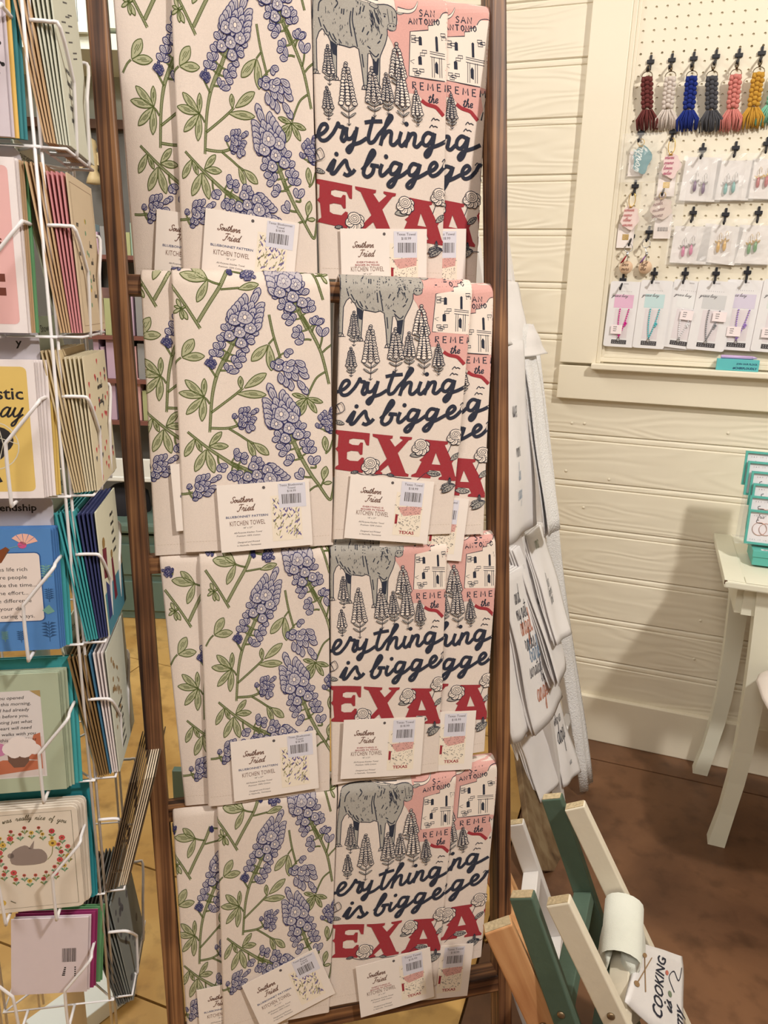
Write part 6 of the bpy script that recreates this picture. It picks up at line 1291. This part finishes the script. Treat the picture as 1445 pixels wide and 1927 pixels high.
stack('B', 1, its(EN, 'kraft envelope behind the rose cards', 'envelope', paper('kraft'), 4) + its(GC, 'beige card backed with rose pink, leafy spray down its middle', 'card', paper('rose', (206, 140, 144)), 4, .124, .166) + its(GC, 'beige card backed with rose pink, leafy spray down its middle', 'card', paper('beige', (206, 186, 158)), 1, .124, .166), desc='cards and envelopes in the rose card pocket', arts=[('spray_print', p, [INK, paper('rule_brown', (140, 110, 90)), paper('leaf_green'), paper('mustard')])], tilt=(7, 2), zs=.95)
p = Pr(); g = random.Random(12)
for k in range(46):
    x, z = g.uniform(-.055, .055), g.uniform(.008, .166); c = g.choice((0, 0, 1)); r_ = .0032
    p.disc((x - r_ * .5, z + .001), r_ * .7, c, 0, 6); p.disc((x + r_ * .5, z + .001), r_ * .7, c, 0, 6); p.poly([(x - r_ * 1.1, z), (x + r_ * 1.1, z), (x, z - r_ * 1.6)], c, 0)
for k in range(2): squiggle(p, -.005, .125 - .02 * k, 6, .005, .0011, 2, k)
stack('B', 2, its(EN, 'kraft envelope behind the heart cards', 'envelope', paper('kraft_pale', (206, 186, 150)), 5, .124, .164) + its(GC, 'ivory card scattered with coral hearts, below the baby shower divider', 'card', paper('ivory', (216, 204, 176)), 5, .124, .156), desc='cards and envelopes in the heart card pocket', arts=[('heart_print', p, [paper('coral'), paper('slate', (84, 84, 90)), INK])], tilt=(8, 2), gap=.0026, zs=.9)
p = Pr(); p.rect(-HW, .0, HW, .060, 3, 0); p.poly([(-.055, .02), (-.035, .02), (-.03, .06), (-.05, .075)], 1, 1); p.poly([(-.055, .08), (-.035, .075), (-.028, .115), (-.05, .12)], 0, 1); p.poly([(-.01, .03), (.008, .03), (.004, .09), (-.006, .09)], 0, 1); p.disc((-.04, .125), .008, 2, 2); p.disc((-.001, .096), .006, 2, 2)
for k in range(5): squiggle(p, .012, .145 - .013 * k, 5, .004, .001, 4, k + 20)
stack('B', 3, its(EN, 'bright teal envelope below the special friend divider', 'envelope', paper('aqua'), 5, .124, .166) + its(GC, 'white card with two dancing figures in maroon and navy', 'card', paper('navy_card', (60, 66, 110)), 4, .124, .162) + its(GC, 'white card with two dancing figures in maroon and navy', 'card', paper('cream_mint', (214, 212, 190)), 1, .124, .162), desc='cards and envelopes in the dancing figures pocket', arts=[('figure_print', p, [paper('maroon', (110, 34, 50)), paper('navy_ink', (44, 54, 110)), paper('skin_brown', (150, 120, 70)), paper('sea_blue', (72, 130, 150)), INK])], tilt=(8, 2), zs=.93)
p = Pr()
for k in range(30): p.disc((g.uniform(-.05, .0), g.uniform(.05, .16)), g.uniform(.002, .005), 0, 0, 7)
for k in range(6): squiggle(p, -.03, .075 - .012 * k, 8, .0035, .0009, 1, k + 30)
stack('B', 4, its(EN, 'bronze envelope below the sympathy divider', 'envelope', paper('bronze', (140, 112, 74)), 5) + its(GC, 'pale grey card with gold leaves and a blue spine', 'card', paper('steel_blue', (70, 118, 150)), 1) + its(GC, 'pale grey card with gold leaves and a blue spine', 'card', paper('white', (236, 226, 226)), 3) + its(GC, 'pale grey card with gold leaves and a blue spine', 'card', paper('pale_grey', (202, 204, 190)), 1), desc='cards and envelopes in the gold leaf pocket', arts=[('leaf_print', p, [paper('gold_leaf', (150, 122, 84)), INK])], tilt=(8, 2))
stack('B', 5, its(EN, 'dark brown envelope leaning out of its pocket', 'envelope', paper('umber', (96, 78, 60)), 6) + its(GC, 'cream edged card leaning out with the brown envelopes', 'card', paper('cream_edge', (222, 204, 180)), 4) + its(GC, 'cream edged card leaning out with the brown envelopes', 'card', paper('umber', (96, 78, 60)), 1), desc='brown cards leaning out of the spinner', tilt=(-14, -15), out0=.002, gap=.0028)
p = Pr()
for k in range(26): p.disc((g.uniform(-.05, .05), g.uniform(.01, .16)), g.uniform(.003, .007), 0, 0, 7)
stack('B', 6, its(EN, 'slate grey envelope in the lowest side pocket', 'envelope', paper('slate_env', (98, 98, 96)), 5) + its(GC, 'slate grey card blotched with dark leaves, lowest side pocket', 'card', paper('slate_card', (124, 128, 126)), 3), desc='slate cards at the bottom of the spinner', arts=[('blotch_print', p, [paper('slate', (84, 84, 90))])], tilt=(13, 7), dz=-.02)
# ================================================================ the shop behind
DG = mat('dark_grey_wall', (104, 102, 98), .8, var=.08, vs_=12); YB = 3.3
def back_box(name, x0, y0, x1, y1, yf, d, m_, bev=0.0, parent=None):
    a, b = at_y((x0, y1), yf), at_y((x1, y0), yf); q = MB(); q.box(((a[0] + b[0]) / 2, yf + d / 2, (a[2] + b[2]) / 2), (abs(b[0] - a[0]), d, abs(b[2] - a[2])), bev=bev); return q.obj(name, m_, parent)
q = MB(); q.box((-1.6, YB + .05, 1.5), (4.2, .1, 3.0)); struct(q.obj('wall_back', DG))
z1_ = at_y((180, 245), YB)[2]; z2_ = at_y((180, 228), YB)[2]; z3_ = at_y((180, 140), YB)[2]; z4_ = at_y((180, 72), YB - .35)[2]
q = MB(); q.box((-1.6, YB - .01, (z2_ + 3) / 2), (4.2, .02, 3 - z2_)); struct(q.obj('trim_1', mat('grey_green_plaster', (160, 164, 154), .8)))
q = MB(); q.box((-1.6, YB - .02, (z1_ + z2_) / 2), (4.2, .04, z2_ - z1_)); struct(q.obj('trim_2', mat('brown_trim', (92, 66, 52), .6)))
q = MB(); q.box((-1.6, YB - .19, (z3_ + z4_) / 2 + .0), (4.2, .34, .05)); struct(q.obj('trim_3', mat('pale_fascia', (226, 230, 214), .7)))
q = MB(); q.box((-1.6, YB - .19, (z4_ + 3) / 2 + .03), (4.2, .34, 3 - z4_)); struct(q.obj('trim_4', mat('pale_fascia', (226, 230, 214), .7)))
va = at_y((98, 62), YB - .37); vb = at_y((162, -40), YB - .37)
t = thing('wall_vent', 'white louvred air vent high on the pale soffit', 'vent', T3((va[0], YB - .38, va[2]))); w_, h = vb[0] - va[0], vb[2] - va[2]; q = MB(); VW = mat('vent_white', (230, 232, 220), .5)
for a in ((0, 0, w_, .03), (0, h - .03, w_, .03), (0, .03, .03, h - .06), (w_ - .03, .03, .03, h - .06)): q.box((a[0] + a[2] / 2, 0, a[1] + a[3] / 2), (a[2], .02, a[3]))
q.obj('vent_frame', VW, t); q = MB(); q.box((w_ / 2, .008, h / 2), (w_ - .06, .004, h - .06)); q.obj('vent_backing', mat('vent_metal', (140, 146, 148), .6), t)
for k in range(5): q = MB(); q.box((.03 + (w_ - .06) * (k + .5) / 5, -.002, h / 2), ((w_ - .06) / 5 * .55, .012, h - .062)); q.obj('louvre', mat('vent_slat', (196, 204, 206), .5), t)
# carved bird
bc = at_y((176, 305), YB - .06); t = thing('carved_bird', 'small carved wooden bird ornament with spread wings on the grey wall', 'ornament', T3(bc)); BW = mat('pale_carved_wood', (206, 184, 140), .5, var=.15, vs_=40)
q = MB(); q.lathe([(.002, -.085), (.034, -.080), (.028, -.06), (.014, -.03), (.020, 0), (.022, .02), (.014, .045), (.018, .06), (.014, .078), (.002, .086)], (0, 0, 0), 14); q.obj('body', BW, t)
for s_ in (-1, 1):
    q = MB(); q.prism([(s_ * .010, .03), (s_ * .05, .045), (s_ * .062, .02), (s_ * .055, -.03), (s_ * .03, -.015), (s_ * .012, -.01)], -.008, .008); q.obj('wing', BW, t)
q = MB(); q.tube([(0, .0, .02), (0, .05, .02)], .005, 6); q.obj('wall_peg', BW, t)
# shelves with stationery
SH = mat('red_brown_shelf', (122, 78, 68), .6)
shelf_rows = [(480, 'upper'), (632, 'middle'), (714, 'lower'), (792, 'bottom')]
unit = thing('wall_shelf_unit', 'red-brown wall shelves of stationery behind the stained ladder', 'shelf', None)
xa, xb = at_y((168, 700), 3.1)[0], at_y((330, 700), 3.1)[0]
for py, nm_ in shelf_rows:
    zz = at_y((220, py), 3.06)[2]; q = MB(); q.box(((xa + xb) / 2, 3.18, zz - .008), (xb - xa, .24, .016)); q.obj('shelf_board', SH, unit)
for x in (xa, xb): q = MB(); q.box((x, 3.285, (at_y((220, 480), 3.06)[2] + at_y((220, 792), 3.06)[2]) / 2), (.02, .03, .75)); q.obj('bracket', mat('shelf_bracket', (60, 58, 58), .5), unit)
bcols = [('pale blue', (168, 196, 206)), ('lime green', (168, 172, 126)), ('off-white', (224, 220, 214)), ('lilac', (186, 160, 180)), ('sea green', (150, 176, 158)), ('dusty pink', (206, 160, 158)), ('grey', (140, 140, 140))]
g = random.Random(21)
for ri, (py, nm_) in enumerate(shelf_rows):
    zz = at_y((220, py), 3.06)[2] + .0005; x = xa + .03; k = 0
    while x < xb - .04:
        cn, cc_ = bcols[(k * 3 + ri * 2 + (1 if ri > 1 else 0)) % 7] if ri not in (2,) else (('lilac', (190, 164, 184)) if k < 3 else bcols[k % 7]); th = g.uniform(.014, .034); hgt = g.uniform(.12, .19) if ri != 0 else g.uniform(.07, .14)
        q = MB(); q.box((0, 0, hgt / 2), (th, .11, hgt), bev=.001); o = q.obj('notebook', mat('notebook_' + cn.replace(' ', '_').replace('-', '_'), cc_, .6)); o.matrix_basis = T3((x + th / 2, 3.14, zz)); tag(o, '%s notebook standing on the %s red-brown shelf' % (cn, nm_), 'notebook', 'notebooks on the %s shelf' % nm_); x += th + g.uniform(.002, .012); k += 1
# white tray table, dark bag, sage chest on the floor behind
WT = mat('white_gloss', (232, 234, 230), .35)
t = thing('tray_table', 'white tray table with raised rim behind the card spinner', 'table', None); a = at_y((190, 905), 2.95); b = at_y((330, 905), 2.95)
q = MB(); q.box(((a[0] + b[0]) / 2, 3.05, a[2] + .012), (b[0] - a[0], .22, .02), bev=.004); q.obj('tray_top', WT, t); q = MB(); q.box(((a[0] + b[0]) / 2, 2.95, a[2] + .05), (b[0] - a[0], .012, .095), bev=.004); q.obj('rim', WT, t)
for x in (a[0] + .03, b[0] - .03): q = MB(); q.box((x, 3.14, a[2] / 2), (.03, .03, a[2])); q.obj('leg', WT, t)
q = MB(); a = at_y((205, 960), 3.0); q.lathe([(.08, 0), (.10, .05), (.09, .13), (.05, .16)], (a[0] + .06, 3.05, a[2] - .06), 14); o = q.obj('cloth_bundle', mat('black_cloth', (44, 42, 46), .95)); tag(o, 'dark cloth bundle lying on the sage green chest', 'bundle')
SG = mat('sage_chest_paint', (100, 122, 112), .45, var=.06, vs_=12)
a = at_y((196, 1010), 2.86); b = at_y((420, 965), 2.86); fl_ = .002
t = thing('sage_chest', 'sage green wooden chest with an overhanging lid on the tan floor', 'chest', None)
q = MB(); q.box(((a[0] + b[0]) / 2, 3.0, (a[2] + fl_) / 2), (b[0] - a[0] - .04, .22, a[2] - fl_)); q.obj('body', SG, t); q = MB(); q.box(((a[0] + b[0]) / 2, 2.99, (a[2] + b[2]) / 2 - .02), (b[0] - a[0], .27, .045), bev=.012); q.obj('lid', SG, t)
for k in range(2): q = MB(); zc = fl_ + (a[2] - fl_) * (.28 + .44 * k); q.box(((a[0] + b[0]) / 2, 2.884, zc), (b[0] - a[0] - .08, .012, (a[2] - fl_) * .36), bev=.003); q.obj('drawer_front', SG, t)
# sage screen and pale plank leaning behind the ladder
a = at_y((322, 1450), 1.62); b = at_y((660, 1450), 1.62); t = thing('folding_screen', 'sage green boarded screen standing behind the bottom towels', 'screen', None)
n = 5
for k in range(n): q = MB(); x0_ = a[0] + (b[0] - a[0]) * k / n; x1_ = a[0] + (b[0] - a[0]) * (k + 1) / n; q.box(((x0_ + x1_) / 2, 1.63, a[2] / 2 + .001), (x1_ - x0_ - .003, .02, a[2] - .004), bev=.002); q.obj('board', SG, t)
q = MB(); q.box(((a[0] + b[0]) / 2, 1.645, a[2] * .7), (b[0] - a[0], .012, .06)); q.obj('batten', SG, t)
a = at_y((545, 1790), 1.40); q = MB(); q.box((a[0] + .04, 1.41, a[2] / 2), (.10, .02, a[2] - .004), bev=.002); o = q.obj('mint_plank', mat('pale_mint_paint', (206, 214, 204), .5, var=.05, vs_=10)); tag(o, 'pale mint painted plank standing behind the bottom bluebonnet towels', 'plank')
